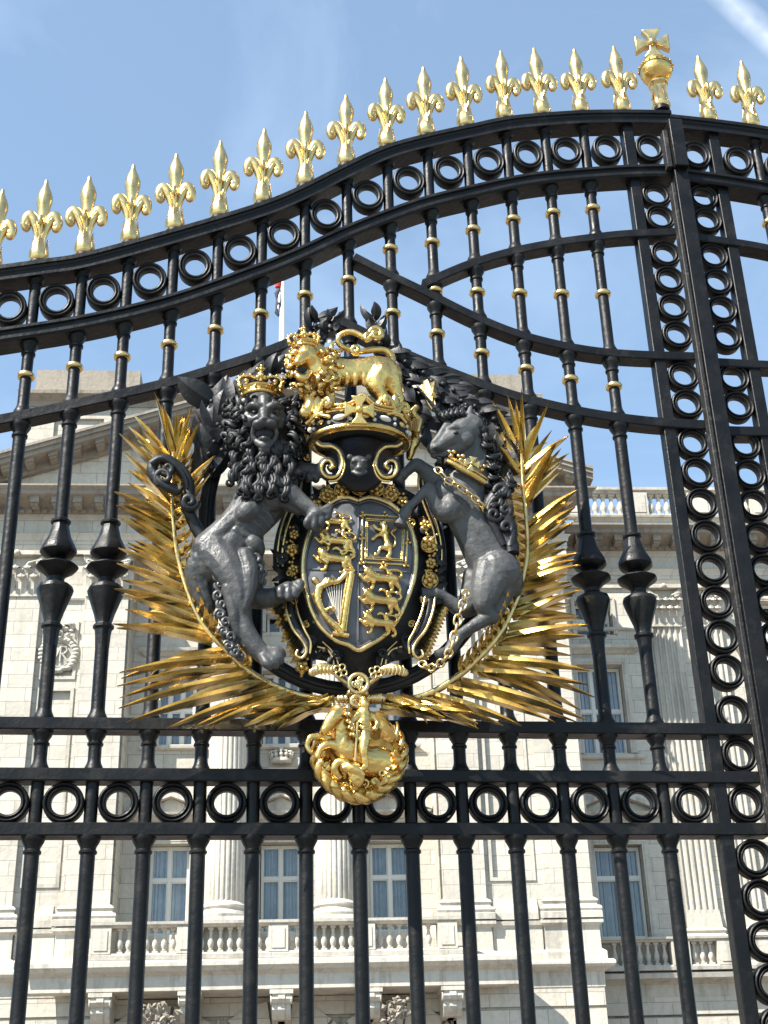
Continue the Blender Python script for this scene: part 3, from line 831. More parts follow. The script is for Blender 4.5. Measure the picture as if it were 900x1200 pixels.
# ---- Corinthian capitals: bell, two rows of curling leaves, volutes, abacus
def capital(x0, x1, w, parent, flat=True):
    b = MB(); h = Z_CAP1-Z_CAP0; xm = (x0+x1)/2; hw = (x1-x0)/2
    y = -w
    dep = .18 if flat else hw
    if flat: b.box(x0+.02, x1-.02, y-.02, y+.17, Z_CAP0+.04, Z_CAP1-.16)
    else: b.lathe([(hw*.86, 0), (hw*.86, h*.6), (hw*1.1, h-.16)], (xm, y, Z_CAP0+.04), 24)
    b.lathe([(hw+.0, 0), (hw+.06, .04), (hw+.0, .08)], (xm, y, Z_CAP0-.02), 24) if not flat else b.box(x0-.03, x1+.03, y-.06, y+.1, Z_CAP0-.02, Z_CAP0+.06)
    rows = ((.05, .62, .30), (.40, .56, .36))
    for ri, (zb, lh, out) in enumerate(rows):
        if flat: spots = [(xm+hw*s, y-.02, Vector((0, -1, 0))) for s in ((-.78, -.26, .26, .78) if ri == 0 else (-1, -.5, 0, .5, 1))]
        else: spots = [(xm+hw*.88*math.cos(a), y+hw*.88*math.sin(a), Vector((math.cos(a), math.sin(a), 0))) for a in [2*PI*(k+.5*ri)/8 for k in range(8)]]
        for (px, py, o) in spots:
            p = Vector((px, py, Z_CAP0+zb))
            U = Vector((0, 0, 1))
            pts = [p, p+o*.05+U*lh*.4, p+o*.10+U*lh*.75, p+o*.2+U*lh*.97, p+o*out+U*lh*.98, p+o*(out+.03)+U*lh*.84, p+o*(out-.05)+U*lh*.78]
            b.blade(pts, [.15, .19, .20, .17, .13, .09, .03], .05, o+U*.2)
    for sx in (-1, 1):
        c = Vector((xm+sx*hw*.98, y-.16 if flat else y-hw*.75, Z_CAP1-.36))
        sp = [c+Vector((sx*.15*(1-t)*math.cos(t*9), -.05*t, .17*(1-t)*math.sin(t*9+.6))) for t in [k/16 for k in range(17)]]
        b.tube([Vector((xm+sx*.08, y-.1, Z_CAP0+.75)), Vector((xm+sx*hw*.5, y-.2, Z_CAP1-.42))]+sp, [.04]*2+[.06]*17, 6)
        if not flat:
            c = Vector((xm+sx*hw*.75, y+hw*.75, Z_CAP1-.36)); b.sphere(c, .16, 8, 6)
    d = .34
    y0 = y-(dep+.12 if not flat else .30)
    b.box(x0-.17, x1+.17, y0, y+.17 if flat else y+hw+.1, Z_CAP1-.15, Z_CAP1-.005)
    b.sphere((xm, y0-.02, Z_CAP1-.1), .11, 8, 6)
    return local_child(b.mesh('capital', True, 40), 'capital', M['stone_dirt_shade' if False else 'stone_plain'], parent)
for x0, x1, w in PIL: capital(x0+.1, x1-.1, w, pal)
for x in WP+[-12.9, -19.2]: capital(x, x+1.05, W_WING+.16, pal)

# ---- fluted columns of the recess
def column(u):
    yc = .25
    b = MB(); n = 24
    z0, z1 = ZP+1.78, Z_CAP0
    prof = []
    for k in range(9):
        t = k/8; r = .62-.09*t**1.8
        prof.append((r, z0+(z1-z0)*t))
    prof = [(.585, z0-.05), (.585, z0+.12)]+[(p, z) for p, z in prof[0:]]
    prof = [prof[0]]+[(r, z) for r, z in prof[2:]]
    b.lathe(prof, (u, yc, 0), n*8, rmod=lambda a: 1-.075*max(0, math.sin(a*n/1.0))**.6)
    o = pchild(b, 'column', M['stone_plain'], ang=70)
    s = MB()
    z = ZP+1.1
    s.box(u-.8, u+.8, yc-.8, yc+.8, z-1.3, z+.16)
    s.lathe([(.79, z+.16), (.82, z+.24), (.79, z+.33), (.70, z+.36), (.66, z+.42), (.72, z+.49), (.72, z+.54), (.66, z+.60), (.61, z+.66), (.58, z+.70)], (u, yc, 0), 40)
    local_child(s.mesh('base', True, 30), 'base', M['stone_plain'], o)
    capital(u-.55, u+.55, -yc, o, flat=False)
    return o
for u in (.84, 4.24): column(u)

# ---- entablature, modillions, cornice, pediment
def entab(x0, x1, w, ends):
    b = MB()
    mould(b, x0, x1, w, [(.0, Z_CAP1), (.10, Z_CAP1), (.10, Z_CAP1+.2), (.14, Z_CAP1+.21), (.14, Z_CAP1+.46), (.18, Z_CAP1+.47), (.20, Z_CAP1+.6), (.27, Z_CAP1+.66), (.27, Z_ARCH), (.10, Z_ARCH+.01), (.10, Z_FRZ-.1), (.16, Z_FRZ-.04), (.22, Z_FRZ)], ends)
    o = pchild(b, 'entablature', M['stone'], smooth=False)
    c = MB()
    mould(c, x0, x1, w, [(.22, Z_FRZ), (.30, Z_FRZ+.02), (.34, Z_FRZ+.20), (.95, Z_MOD+.02), (1.0, Z_MOD+.02), (1.02, Z_MOD+.16), (1.08, Z_MOD+.20), (1.16, Z_COR), (1.16, Z_COR+.06), (.2, Z_COR+.14)], ends)
    co = local_child(c.mesh('cornice', False), 'cornice', M['stone_dirt_shade'], o)
    d = MB()
    n = int((x1-x0)/.72); 
    for k in range(n+1):
        x = x0+.1+(x1-x0-.2)*k/n
        d.box(x-.15, x+.15, -(w+.88), -(w+.30), Z_FRZ+.16, Z_MOD+.015)
        d.box(x-.12, x+.12, -(w+.80), -(w+.30), Z_FRZ+.08, Z_FRZ+.165)
    n = int((x1-x0)/.26)
    for k in range(n+1):
        x = x0+(x1-x0)*k/n
        d.box(x-.08, x+.08, -(w+.37), -(w+.2), Z_FRZ+.0, Z_FRZ+.13)
    local_child(d.mesh('modillions', False), 'modillions', M['stone_dirt_shade'], o)
    return o
entab(UL, UR, .0, True); entab(UR+.3, 38, W_WING, False); entab(-26, UL-.3, W_WING, False)
# soffit over the recess
b = MB(); b.box(RL-.1, RR+.1, .01, 1.25, Z_CAP1-.002, Z_CAP1+.4); pchild(b, 'soffit', M['stone_plain'], smooth=False)
# pediment
PM = (UL+UR)/2; PX0, PX1 = UL-1.1, UR+1.1; SLOPE = .335
def rake(side):
    b = MB(); xa = PX0 if side < 0 else PX1
    def zz(x): return Z_COR+.12+abs(x-xa)*SLOPE
    for (w0, w1, a, c) in ((.0, .34, -.02, .30), (.0, 1.0, .30, .48), (.0, 1.10, .481, .62), (.0, 1.16, .621, .72)):
        x0, x1 = (xa, PM)
        vs = []
        for x in (x0, x1):
            for (w_, t) in ((w1, a), (w1, c), (w0-.05, c), (w0-.05, a)): vs.append((x, -w_, zz(x)+t))
        b.add(vs, [(0,1,5,4), (1,2,6,5), (2,3,7,6), (3,0,4,7), (0,3,2,1), (4,5,6,7)])
    d = MB(); n = 14
    for k in range(1, n):
        x = xa+(PM-xa)*k/n
        for sgn, hw, w1, h0, h1 in ((1, .15, .88, .16, .305), (1, .12, .8, .08, .165)):
            vs = [(x+dx*hw, -y_, zz(x+dx*hw)+h) for h in (h0, h1) for dx, y_ in ((-1, w1), (1, w1), (1, .3), (-1, .3))]
            d.add(vs, [(0,3,2,1), (4,5,6,7), (0,1,5,4), (1,2,6,5), (2,3,7,6), (3,0,4,7)])
    b.add(d.v, d.f)
    pchild(b, 'raking_cornice', M['stone_dirt_shade'], smooth=False)
rake(-1); rake(1)
b = MB(); b.add([(PX0, -.12, Z_COR+.13), (PX1, -.12, Z_COR+.13), (PM, -.12, Z_COR+.13+(PM-PX0)*SLOPE)], [(0, 1, 2)])
pchild(b, 'tympanum', M['stone'], smooth=False)
# attic block behind the pediment
b = MB()
AX0, AX1, AW = -7.35, 12.4, -4.0
wall(b, AX0, AX1, 22, 29.75, AW, [(AX0+1.0, AX0+2.9, 26.6, 29.0), (AX1-2.9, AX1-1.0, 26.6, 29.0)], .12)
b.box(AX0+.02, AX1-.02, -AW+.12, -AW+9, 22, 29.7)
b.box(AX0, AX0+.02, -AW, -AW+9, 22, 29.75); b.box(AX1-.02, AX1, -AW, -AW+9, 22, 29.75)
mould(b, AX0, AX1, AW, [(.0, 25.9), (.06, 25.92), (.06, 26.05), (.0, 26.07)])
ao = pchild(b, 'attic', M['stone'], smooth=False)
b = MB()
mould(b, AX0, AX1, AW, [(.06, 29.5), (.10, 29.72), (.22, 29.8), (.42, 29.9), (.44, 30.05), (.34, 30.12), (.1, 30.14)])
b.box(AX0-.4, AX0-.02, -AW+.03, -AW+9, 29.75, 30.12)
b.box(AX0+.15, AX0+4.2, -AW-.02, -AW+4, 30.1, 31.2); b.box(AX1-4.2, AX1-.15, -AW-.02, -AW+4, 30.1, 31.2); b.box(AX0+4.21, AX1-4.21, -AW+.25, -AW+4, 30.1, 30.75)
local_child(b.mesh('attic_cornice', False), 'attic_cornice', M['stone_dirt_shade'], ao)

# ---- balusters, one mesh copied along every balustrade
def baluster_mesh(h):
    b = MB()
    b.box(-.085, .085, -.085, .085, 0, .10*h); b.box(-.08, .08, -.08, .08, .91*h, h)
    b.lathe([(.05, .10*h), (.062, .13*h), (.05, .17*h), (.075, .25*h), (.092, .36*h), (.085, .46*h), (.055, .60*h), (.042, .72*h), (.046, .78*h), (.066, .82*h), (.05, .85*h), (.06, .91*h)], seg=12)
    me = b.mesh('baluster', True, 40); me.materials.append(M['stone_plain']); return me
ME_BAL = baluster_mesh(.72); ME_BALP = baluster_mesh(.9)
for v in ME_BALP.vertices: v.co.x *= 1.4; v.co.y *= 1.4
def balustrade(x0, x1, w, z0, segs, name, me, hb, plinth, railh, peds, pw=.62, sp=.275):
    b = MB(); y = -w
    mould(b, x0, x1, w-.2, [(.34, z0), (.36, z0+plinth*.7), (.33, z0+plinth*.8), (.32, z0+plinth)])
    zt = z0+plinth+hb
    mould(b, x0, x1, w-.2, [(.30, zt), (.33, zt+railh*.3), (.40, zt+railh*.5), (.41, zt+railh), (.0, zt+railh+.02)])
    b.box(x0, x1, y+.19, y+.36, z0, z0+plinth-.005); b.box(x0, x1, y+.19, y+.36, zt+.004, zt+railh)
    for p in peds:
        b.box(p-pw/2, p+pw/2, y-.15, y+.35, z0+plinth-.02, zt+.02)
        b.box(p-pw/2+.1, p+pw/2-.1, y-.175, y-.14, z0+plinth+.08, zt-.08)
    o = pchild(b, name, M['stone_plain'], smooth=False)
    for a, c in segs:
        n = max(1, round((c-a)/sp))
        for k in range(n):
            q = bpy.data.objects.new('baluster', me); COL.objects.link(q); q.parent = o
            q.location = (a+(c-a)*(k+.5)/n, y+.08, z0+plinth)
    return o
ZB0 = ZP-.02
o = balustrade(-3.0, 7.9, .85, ZB0, [(-2.25, -.45), (.1, 2.35), (2.65, 4.78), (5.35, 7.1)], 'balustrade', ME_BAL, .72, .19, .16, [-2.65, -.17, 2.5, 5.06, 7.5], .58)
for a in (13.1, 18.1, 24.4):
    balustrade(a-.75 if a < 14 else a, {13.1: 17.9, 18.1: 24.2, 24.4: 30}[a], W_WING+.55, 7.80, [(a, a+1.9), (a+2.6, a+3.4)] if a < 14 else [(a+.4, a+2.6)], 'balustrade', ME_BAL, .72, .16, .14, [a+2.25, a+3.75] if a < 14 else [a], .6)
# parapet balustrades on the roofs of the wings
b = MB(); mould(b, UR+1.2, 38, W_WING-.06, [(.30, Z_COR), (.30, Z_COR+.67), (.34, Z_COR+.72), (.30, Z_COR+.77)], False)
mould(b, -26, UL-1.2, W_WING-.06, [(.30, Z_COR), (.30, Z_COR+.67), (.34, Z_COR+.72), (.30, Z_COR+.77)], False)
pchild(b, 'parapet', M['stone'], smooth=False)
balustrade(UR+1.2, 27, W_WING+.22, Z_COR+.72, [(13.8, 15.35), (16.25, 17.75), (18.6, 20.2), (21.0, 22.6)], 'roof_balustrade', ME_BALP, .9, .1, .22, [13.4, 15.8, 18.18, 20.6, 23.0], .85, .31)
balustrade(-26, UL-1.2, W_WING+.22, Z_COR+.72, [(-10.6, -9.0), (-13, -11.4)], 'roof_balustrade', ME_BALP, .9, .1, .22, [-8.8, -11.0, -13.4], .85, .31)

# ---- balcony slab on scrolled corbels
b = MB()
mould(b, -3.05, 7.95, -.8, [(1.55, ZG+.02), (1.60, ZG+.04), (1.60, ZG+.44), (1.68, ZG+.50), (1.80, ZG+.56), (1.90, ZG+.68), (1.90, ZG+.80), (1.84, ZG+.86), (.3, ZG+.90)])
slab = pchild(b, 'balcony', M['stone_plain'], smooth=False)
for u in (-2.6, -.05, 2.6, 5.2, 7.6):
    c = MB()
    c.box(u-.34, u+.34, -.80, .6, ZG-.10, ZG+.015)
    pts = [(-.74, ZG-.1), (-.76, ZG-.24), (-.70, ZG-.34), (-.60, ZG-.38), (-.62, ZG-.52), (-.52, ZG-.68), (-.40, ZG-.78), (-.2, ZG-.80), (.6, ZG-.80), (.6, ZG-.1)]
    n = len(pts)
    for hw, grow in ((.27, 0), (.10, .035)):
        vs = [(u-hw, y-grow, z) for y, z in pts]+[(u+hw, y-grow, z) for y, z in pts]
        c.add(vs, [tuple(range(n)), tuple(range(n, 2*n))[::-1]]+[(k, k+n, (k+1) % n+n, (k+1) % n) for k in range(n)])
    for s in (-1, 1):
        c.lathe([(.13, -.03), (.15, 0), (.13, .03)], (u+s*.29, -.62, ZG-.24), 14, axis='X')
    local_child(c.mesh('corbel', True, 30), 'corbel', M['stone_plain'], slab)
# carved trophies beside the arches
def carved(u, w, z, s, seed, name):
    rnd = random.Random(seed); b = MB()
    for k in range(26):
        a = 2*PI*k/26; r = s*(.85+.12*rnd.random())
        p = Vector((u+r*math.cos(a), -w-.05, z+r*math.sin(a)*1.0))
        b.sphere(p, .1, 8, 6, (s*.22, .12, s*.14))
    for k in range(22):
        p = Vector((u+rnd.uniform(-.7, .7)*s, -w-.06-rnd.random()*.08, z+s*1.15+rnd.uniform(-.35, .45)*s))
        q = p+Vector((rnd.uniform(-.35, .35)*s, -.06, rnd.uniform(-.1, .35)*s))
        b.blade([p, (p+q)/2+Vector((0, -.08, 0)), q], [s*.05, s*.15, .005], .05, (0, -1, .2))
    b.ring([(s*.78, .02), (s*.78, -.07), (s*.70, -.09), (s*.66, -.05), (s*.66, .02)], (u, -w, z), 30)
    b.lathe([(s*.66, .0), (s*.64, -.02), (.01, -.05)], (u, -w, z), 30, axis='Y')
    return pchild(b, name, M['stone_plain'], ang=50), b
def strokes(u, w, z, lines, r):
    b = MB()
    for l in lines: b.tube([(u+x, -w-.075, z+y) for x, y in l], r, 6)
    return b
for u, sd_ in ((-4.73, 3), (9.75, 4)):
    o, _ = carved(u, -.12, 17.75, .62, sd_, 'wreath_relief')
    # interlaced letters V R inside the wreath
    ls = [[(-.30, .26), (-.12, -.26), (.06, .26)], [(.06, -.26), (.06, .26), (.22, .24), (.27, .13), (.2, .02), (.06, 0)], [(.12, 0), (.30, -.26)]]
    local_child(strokes(u, -.12, 17.75, ls, .035).mesh('monogram', True), 'monogram', M['stone_plain'], o)
for u in (-.95+.05, 6.05-.0):
    b = MB(); rnd = random.Random(int(u*10))
    for k in range(30):
        p = Vector((u+rnd.uniform(-.45, .45), -.74-rnd.random()*.1, 6.45+rnd.uniform(-.35, .3)))
        q = p+Vector((rnd.uniform(-.3, .3), -.05, rnd.uniform(-.25, .25)))
        b.blade([p, (p+q)/2+Vector((0, -.07, 0)), q], [.03, .085, .005], .05, (0, -1, .2))
    for k in range(12): b.sphere((u+rnd.uniform(-.3, .3), -.72, 6.5+rnd.uniform(-.3, .25)), rnd.uniform(.04, .08), 8, 6)
    pchild(b, 'keystone_carving', M['stone_dirt_shade'], ang=50)
# stone crown over the middle window
b = MB(); u, z, y = 2.54, 14.35, 1.3-.05
b.box(u-.42, u+.42, 1.12, 1.32, 13.75, 14.2)
b.lathe([(.30, 0), (.34, .03), (.34, .12), (.31, .15)], (u, y-.05, z), 20)
for k in range(7):
    a = PI+PI*k/6; c = Vector((u+.33*math.cos(a), y-.05+.3*math.sin(a), z+.14))
    b.sphere(c+Vector((0, 0, .1)), .075, 8, 6)
    b.tube([c, c+Vector((.06*math.cos(a), .06*math.sin(a), .22)), Vector((u, y-.05, z+.42))], .035, 6)
b.sphere((u, y-.06, z+.47), .09, 10, 8)
pchild(b, 'crown_relief', M['stone_plain'], ang=50)
# ---- windows
for a, b_ in win_c:
    window(a+.03, b_-.03, 9.0, 11.78, W_REC-.14); window(a+.03, b_-.03, 15.06, 17.58, W_REC-.14, 3, .5); window(a+.13, b_-.13, 19.02, 20.48, W_REC-.14, 2, .5, curtain=False)
for a, b_ in wing_r+wing_l:
    window(a+.03, b_-.03, 8.92, 11.93, W_WING-.14, 2, .66); window(a+.03, b_-.03, 15.12, 18.33, W_WING-.14, 3, .5); window(a+.18, b_-.18, 19.52, 20.78, W_WING-.14, 2, .5, curtain=False)
    window(a-.07, b_+.07, 2.62, 5.88, W_WING-.14, 2, .66, curtain=False)
b = MB(); b.box(-26, 38, 3.5, 20, 0, Z_COR); pchild(b, 'core', M['dark_room'], smooth=False)
b = MB(); b.box(-25.5, AX0-.5, 2.6, 20, Z_COR+.02, Z_COR+.1); b.box(AX1+.5, 37.5, 2.6, 20, Z_COR+.02, Z_COR+.1); b.box(AX0, AX1, .3, 19, Z_COR-.1, Z_COR+.02); pchild(b, 'roof', M['stone_dirt_shade'], smooth=False)
# ---- flagpole
fp = empty('flagpole', (0, 0, 0), 'white flagpole with a furled red-topped flag rising behind the attic', 'flagpole')
base = P0+_t*2.42+_n*8+Vector((0, 0, 29.9)); fp.location = base
b = MB(); b.lathe([(.16, 0), (.15, 4), (.12, 9.0), (.16, 9.05), (.17, 9.2), (.05, 9.3)], (0, 0, 0), 14); local_child(b.mesh('pole'), 'pole', M['pole'], fp)
b = MB(); rnd = random.Random(5)
b.tube([(-.22+.05*math.sin(k*1.7), -.05, 8.35-k*.2) for k in range(9)], [.05]+[.10+.05*math.sin(k*2.1) for k in range(7)]+[.04], 9)
fl = local_child(b.mesh('flag'), 'flag', M['flag_blue'], fp)
b = MB(); b.tube([(-.2, -.06, 8.9), (-.21, -.06, 8.6), (-.22, -.05, 8.3)], [.05, .15, .12], 9); local_child(b.mesh('flag_head'), 'flag_head', M['flag_red'], fl)
b = MB(); b.tube([(-.12, -.12, 8.0), (-.15, -.14, 7.6), (-.2, -.12, 7.1)], [.03, .06, .03], 7); local_child(b.mesh('flag_stripe'), 'flag_stripe', M['pole'], fl)
# ================================================================== THE ARMS ON THE GATE
def sculpt(mb, name, m, parent, voxel=.004, smooth=3, fac=.5, local=False, noise_amp=0.0, noise_scale=30):
    """melt overlapping lumps of clay into one continuous skin"""
    me = mb.mesh('clay', True, 180)
    o = bpy.data.objects.new('clay', me); COL.objects.link(o)
    r = o.modifiers.new('r', 'REMESH'); r.mode = 'VOXEL'; r.voxel_size = voxel; r.use_smooth_shade = True
    s = o.modifiers.new('s', 'SMOOTH'); s.iterations = smooth; s.factor = fac
    bpy.context.view_layer.update()
    dg = bpy.context.evaluated_depsgraph_get()
    out = bpy.data.meshes.new_from_object(o.evaluated_get(dg))
    bpy.data.objects.remove(o); bpy.data.meshes.remove(me)
    if noise_amp:
        out.update()
        nrm = [v.normal.copy() for v in out.vertices]
        for v, n_ in zip(out.vertices, nrm):
            v.co += n_*noise_amp*noise.noise(v.co*noise_scale)
    for p in out.polygons: p.use_smooth = True
    out.name = name
    return link(out, name, m, parent) if not local else local_child(out, name, m, parent)

class Clay(MB):
    """points are photograph pixels plus metres in front of the gate; radii are pixels"""
    def limb(s, pts, k=5, flat=1.0):
        q = cat_rom(pts, k*2) if len(pts) > 2 else [tuple(a+(b-a)*t/8 for a, b in zip(*pts)) for t in range(9)]
        for (x, y, d, r) in q:
            sc_ = mpp(x, y, d)
            rr = max(r, .6)*sc_
            fl = flat if r < 14 else flat*(14+(r-14)*.35)/r
            s.sphere(at(x, y, d), rr, 12, 8, (rr, rr*fl, rr))
    def ball(s, x, y, d, rx, ry=None, rd=None, ang=0.0):
        """ellipsoid; rx, ry in pixels in the picture plane, rd depth radius in pixels, ang in degrees clockwise"""
        ry = ry or rx; rd = rd or min(rx, ry); k = mpp(x, y, d)
        s.sphere(at(x, y, d), 1, 16, 10, (rx*k, rd*k, ry*k), Matrix.Rotation(R_(ang), 3, 'Y'))
    def line(s, pts, r, k=5, seg=7, taper=None, smooth=True, flat=1.0):
        q = cat_rom(pts, k) if (len(pts) > 2 and smooth) else list(pts)
        P = [at(*p[:3]) for p in q]; n = len(P)
        sc_ = mpp(*q[n//2][:3])
        if len(pts[0]) == 4: rad = [p[3]*mpp(*p[:3]) for p in q]
        else: rad = [r*sc_]*n
        if taper: rad = [a*(taper[0]+(taper[1]-taper[0])*i/(n-1)) for i, a in enumerate(rad)]
        s.tube(P, rad, seg, flat=flat)
    def curl(s, x, y, d, size, r, turns=1.35, a0=0.0, hand=1, rise=.01):
        """a lock of hair that rolls up at its end"""
        n = 18; pts = []
        for i in range(n+1):
            t = i/n
            rr = size*(1-t*.82)
            a = a0+hand*turns*2*PI*t
            pts.append((x+rr*math.cos(a), y+rr*math.sin(a), d+rise*t))
        P = [at(*p) for p in pts]; k = mpp(x, y, d)
        s.tube(P, [r*k*(.55+.6*math.sin(PI*min(1, .25+.75*(i/n)))) for i in range(n+1)], 7)
    def leaf(s, base, tip, w, bend=(0, 0, 0), thick=2.0, k=7, face=(0, -1, 0), prof=None, groove=False):
        """leaf from base to tip, both (x, y, d); w in pixels half width"""
        A, B = Vector(base), Vector(tip); C = (A+B)/2+Vector(bend)
        pts = []; ws = []
        for i in range(k+1):
            t = i/k
            p = A*(1-t)**2+C*2*t*(1-t)+B*t*t
            pts.append(at(*p))
            ww = (prof(t) if prof else math.sin(PI*min(1, t*.82+.16))**.9*(1 if t < .97 else .35))
            ws.append(max(.12, ww*w)*mpp(*p))
        s.blade(pts, ws, thick*mpp(*base), face, groove)

def root_at(px, py, name, label, cat, group=None, d=.05):
    p = at(px, py, d)
    return empty(name, (p.x, p.y, p.z), label, cat, group)

# ---------------------------------------------------------------- palm branches
def palm(side):
    lab = ('gilded palm branch curving up the left side of the arms, behind the black lion' if side < 0 else
           'gilded palm branch curving up the right side of the arms, behind the black unicorn')
    if side < 0:
        root = root_at(300, 815, 'palm_branch', lab, 'palm branch', 'gilded palm branches')
        rib = [(392,823,.15), (352,815,.15), (322,804,.15), (290,785,.15), (262,759,.15), (236,729,.15), (218,688,.15), (206,640,.15), (202,590,.15), (202,556,.15), (203,530,.15)]
        tips = [ # tip, base on the branch, forward reach
            (181,460,203,540,.18), (190,471,204,532,.21), (226,475,206,546,.19), (235,492,208,560,.22), (215,486,205,536,.13), (156,485,203,548,.15), (140,508,203,570,.21), (168,505,202,545,.24), (144,529,202,592,.25), (150,551,203,590,.14),
            (134,576,202,612,.24), (136,592,204,632,.20), (150,585,203,610,.13), (139,606,206,648,.26), (160,610,205,640,.14), (139,642,214,680,.24), (150,636,211,668,.15), (137,660,218,692,.27), (134,690,226,712,.25), (145,697,233,728,.20),
            (132,731,249,752,.28), (136,736,240,738,.15), (140,788,271,771,.29), (142,795,262,762,.13), (137,804,284,783,.24), (140,818,282,782,.17), (139,830,294,790,.24), (147,847,312,801,.28), (165,842,318,804,.15), (195,854,327,809,.26), (225,853,336,812,.17), (240,852,345,814,.27), (286,851,372,820,.24), (320,848,390,824,.2), (252,534,206,585,.22), (246,556,207,610,.2)]
        inner_t = [.30+.031*i for i in range(21)]
    else:
        root = root_at(540, 815, 'palm_branch', lab, 'palm branch', 'gilded palm branches')
        rib = [(448,824,.15), (480,820,.15), (508,811,.15), (540,790,.15), (566,766,.15), (587,741,.15), (603,709,.15), (613,677,.15), (618,646,.15), (617,612,.15), (613,572,.15), (611,532,.15)]
        tips = [(611,455,611,537,.22), (595,464,610,536,.18), (645,469,614,542,.21), (577,471,606,532,.17), (647,504,615,556,.15), (583,520,607,556,.19), (666,511,614,553,.22), (652,520,619,592,.29), (667,531,615,575,.18), (660,549,616,590,.15), (577,496,606,548,.14),
            (677,574,619,618,.24), (674,594,621,634,.26), (672,612,620,647,.2), (664,600,619,620,.13), (664,634,619,655,.14), (678,648,616,670,.24), (680,662,614,683,.27), (668,682,610,695,.14), (682,691,604,724,.25), (668,708,603,715,.14), (678,722,600,722,.2),
            (689,732,592,748,.28), (685,745,588,752,.22), (668,758,583,752,.13), (691,786,571,773,.28), (689,802,560,788,.25), (697,817,566,776,.2), (680,832,562,778,.14), (688,844,540,798,.28), (660,828,552,784,.15), (650,846,530,808,.26), (676,846,524,806,.2), (612,851,508,815,.27), (590,850,492,820,.18), (560,848,474,822,.22), (520,846,458,824,.2)]
        inner_t = [.28+.031*i for i in range(21)]
    curve = cat_rom(rib, 8)
    def on(t):
        i = t*(len(curve)-1); a = int(min(i, len(curve)-2)); f = i-a
        return tuple(curve[a][q]+(curve[a+1][q]-curve[a][q])*f for q in range(3))
    b = Clay(); n = len(curve)
    b.line([(p[0], p[1], p[2]+.034*min(1, 2.2*i/n)-.01, 4.6-2.6*i/(n-1)) for i, p in enumerate(curve)], 0, k=1, seg=10, smooth=False)
    b.build('midrib', M['gold_pale'], root, ang=60)
    rnd = random.Random(3 if side < 0 else 9)
    more = []
    for (x, y, bx, by, d), (x2, y2, bx2, by2, d2) in zip(tips[:-1], tips[1:]):
        if math.hypot(x-x2, y-y2) > 40 or y > 770: continue
        q = rnd.uniform(.82, .97); mx_, my_, nbx, nby = (x+x2)/2, (y+y2)/2, (bx+bx2)/2, (by+by2)/2
        more.append((nbx+(mx_-nbx)*q, nby+(my_-nby)*q+rnd.uniform(-3, 3), nbx, nby, (d+d2)/2-rnd.uniform(.02, .06)))
    tips = tips+more
    for k in range(9):                                       # broad sheaths wrapping the foot of the branch
        L0 = 45+k*8
        if side < 0: tips.append((386-L0*1.0, 838+rnd.uniform(-14, 14)+L0*.06, 393-k*3, 824+rnd.uniform(-7, 7), .16+.012*(k % 4)+L0*.0003))
        else: tips.append((452+L0*1.0, 836+rnd.uniform(-14, 12)+L0*.06, 446+k*3, 824+rnd.uniform(-7, 7), .16+.012*(k % 4)+L0*.0003))
    lf = Clay()
    pf = lambda t: (math.sin(PI*min(1, .20+t*.50))**.7)*(1-t**1.25)**.9+.02
    for k, (x, y, bx, by, d) in enumerate(tips):
        bd = .155
        L_ = math.hypot(x-bx, y-by)
        # the sheath lies along the branch, then the blade swings out to its tip
        ti = min(range(len(curve)), key=lambda i: (curve[i][0]-bx)**2+(curve[i][1]-by)**2)
        c0, c1 = curve[max(0, ti-2)], curve[min(len(curve)-1, ti+2)]
        ux, uy = c1[0]-c0[0], c1[1]-c0[1]; q = math.hypot(ux, uy) or 1; ux, uy = ux/q, uy/q
        # the base of the blade rolls out of the branch
        bend = (ux*L_*.045, uy*L_*.045-L_*.015, .025)
        foot = abs(by-824) < 9 and abs(bx-420) < 60
        lf.leaf((bx, by, bd+.008), (x, y, d), 7.0 if foot else 4.6 if L_ > 45 else 4.0, bend, 8.5 if foot else 7.0, 14, face=(rnd.uniform(-.12, .12), -1, .42+rnd.uniform(-.16, .16)), prof=pf, groove=True)
        if k % 2 == 0:         # shorter blades behind, seen in the gaps
            lf.leaf((bx+ux*8, by+uy*8, bd-.015), (bx+(x-bx)*.74+rnd.uniform(-6, 6), by+(y-by)*.74+rnd.uniform(-4, 12), d-.13), 5.2, (ux*L_*.2, uy*L_*.2, -.02), 3.6, 10, face=(rnd.uniform(-.2, .2), -1, rnd.uniform(.1, .5)), prof=pf, groove=True)
    lf.build('leaflets', M['gold_leaf'], root, ang=34)
    inn = Clay()
    for t in inner_t:
        if t > .93: continue
        bx, by, bd = on(t); c1 = on(min(1, t+.05)); c0 = on(max(0, t-.05))
        ux, uy = c1[0]-c0[0], c1[1]-c0[1]; l0 = math.hypot(ux, uy) or 1; ux, uy = ux/l0, uy/l0
        nx, ny = (-uy, ux)
        if nx*side > 0: nx, ny = -nx, -ny              # towards the shield
        l = 21 if t > .45 else 15
        for (sp, ln, dd) in ((.85, 1.25, .055), (.6, 1.05, .10)):
            tx, ty = bx+(ux*.85+nx*sp)*l*ln, by+(uy*.85+ny*sp)*l*ln
            inn.leaf((bx+ux*(6 if ln < 1.2 else 0), by+uy*(6 if ln < 1.2 else 0), bd+.004), (tx, ty, bd+dd), 4.0, (nx*l*.40-ux*4, ny*l*.40-uy*4, .02), 3.4, 9, face=(-side*.5, -1, .35), prof=pf, groove=True)
    inn.build('leaflets', M['gold_leaf'], root, ang=24)
    return root
palm(-1); palm(1)

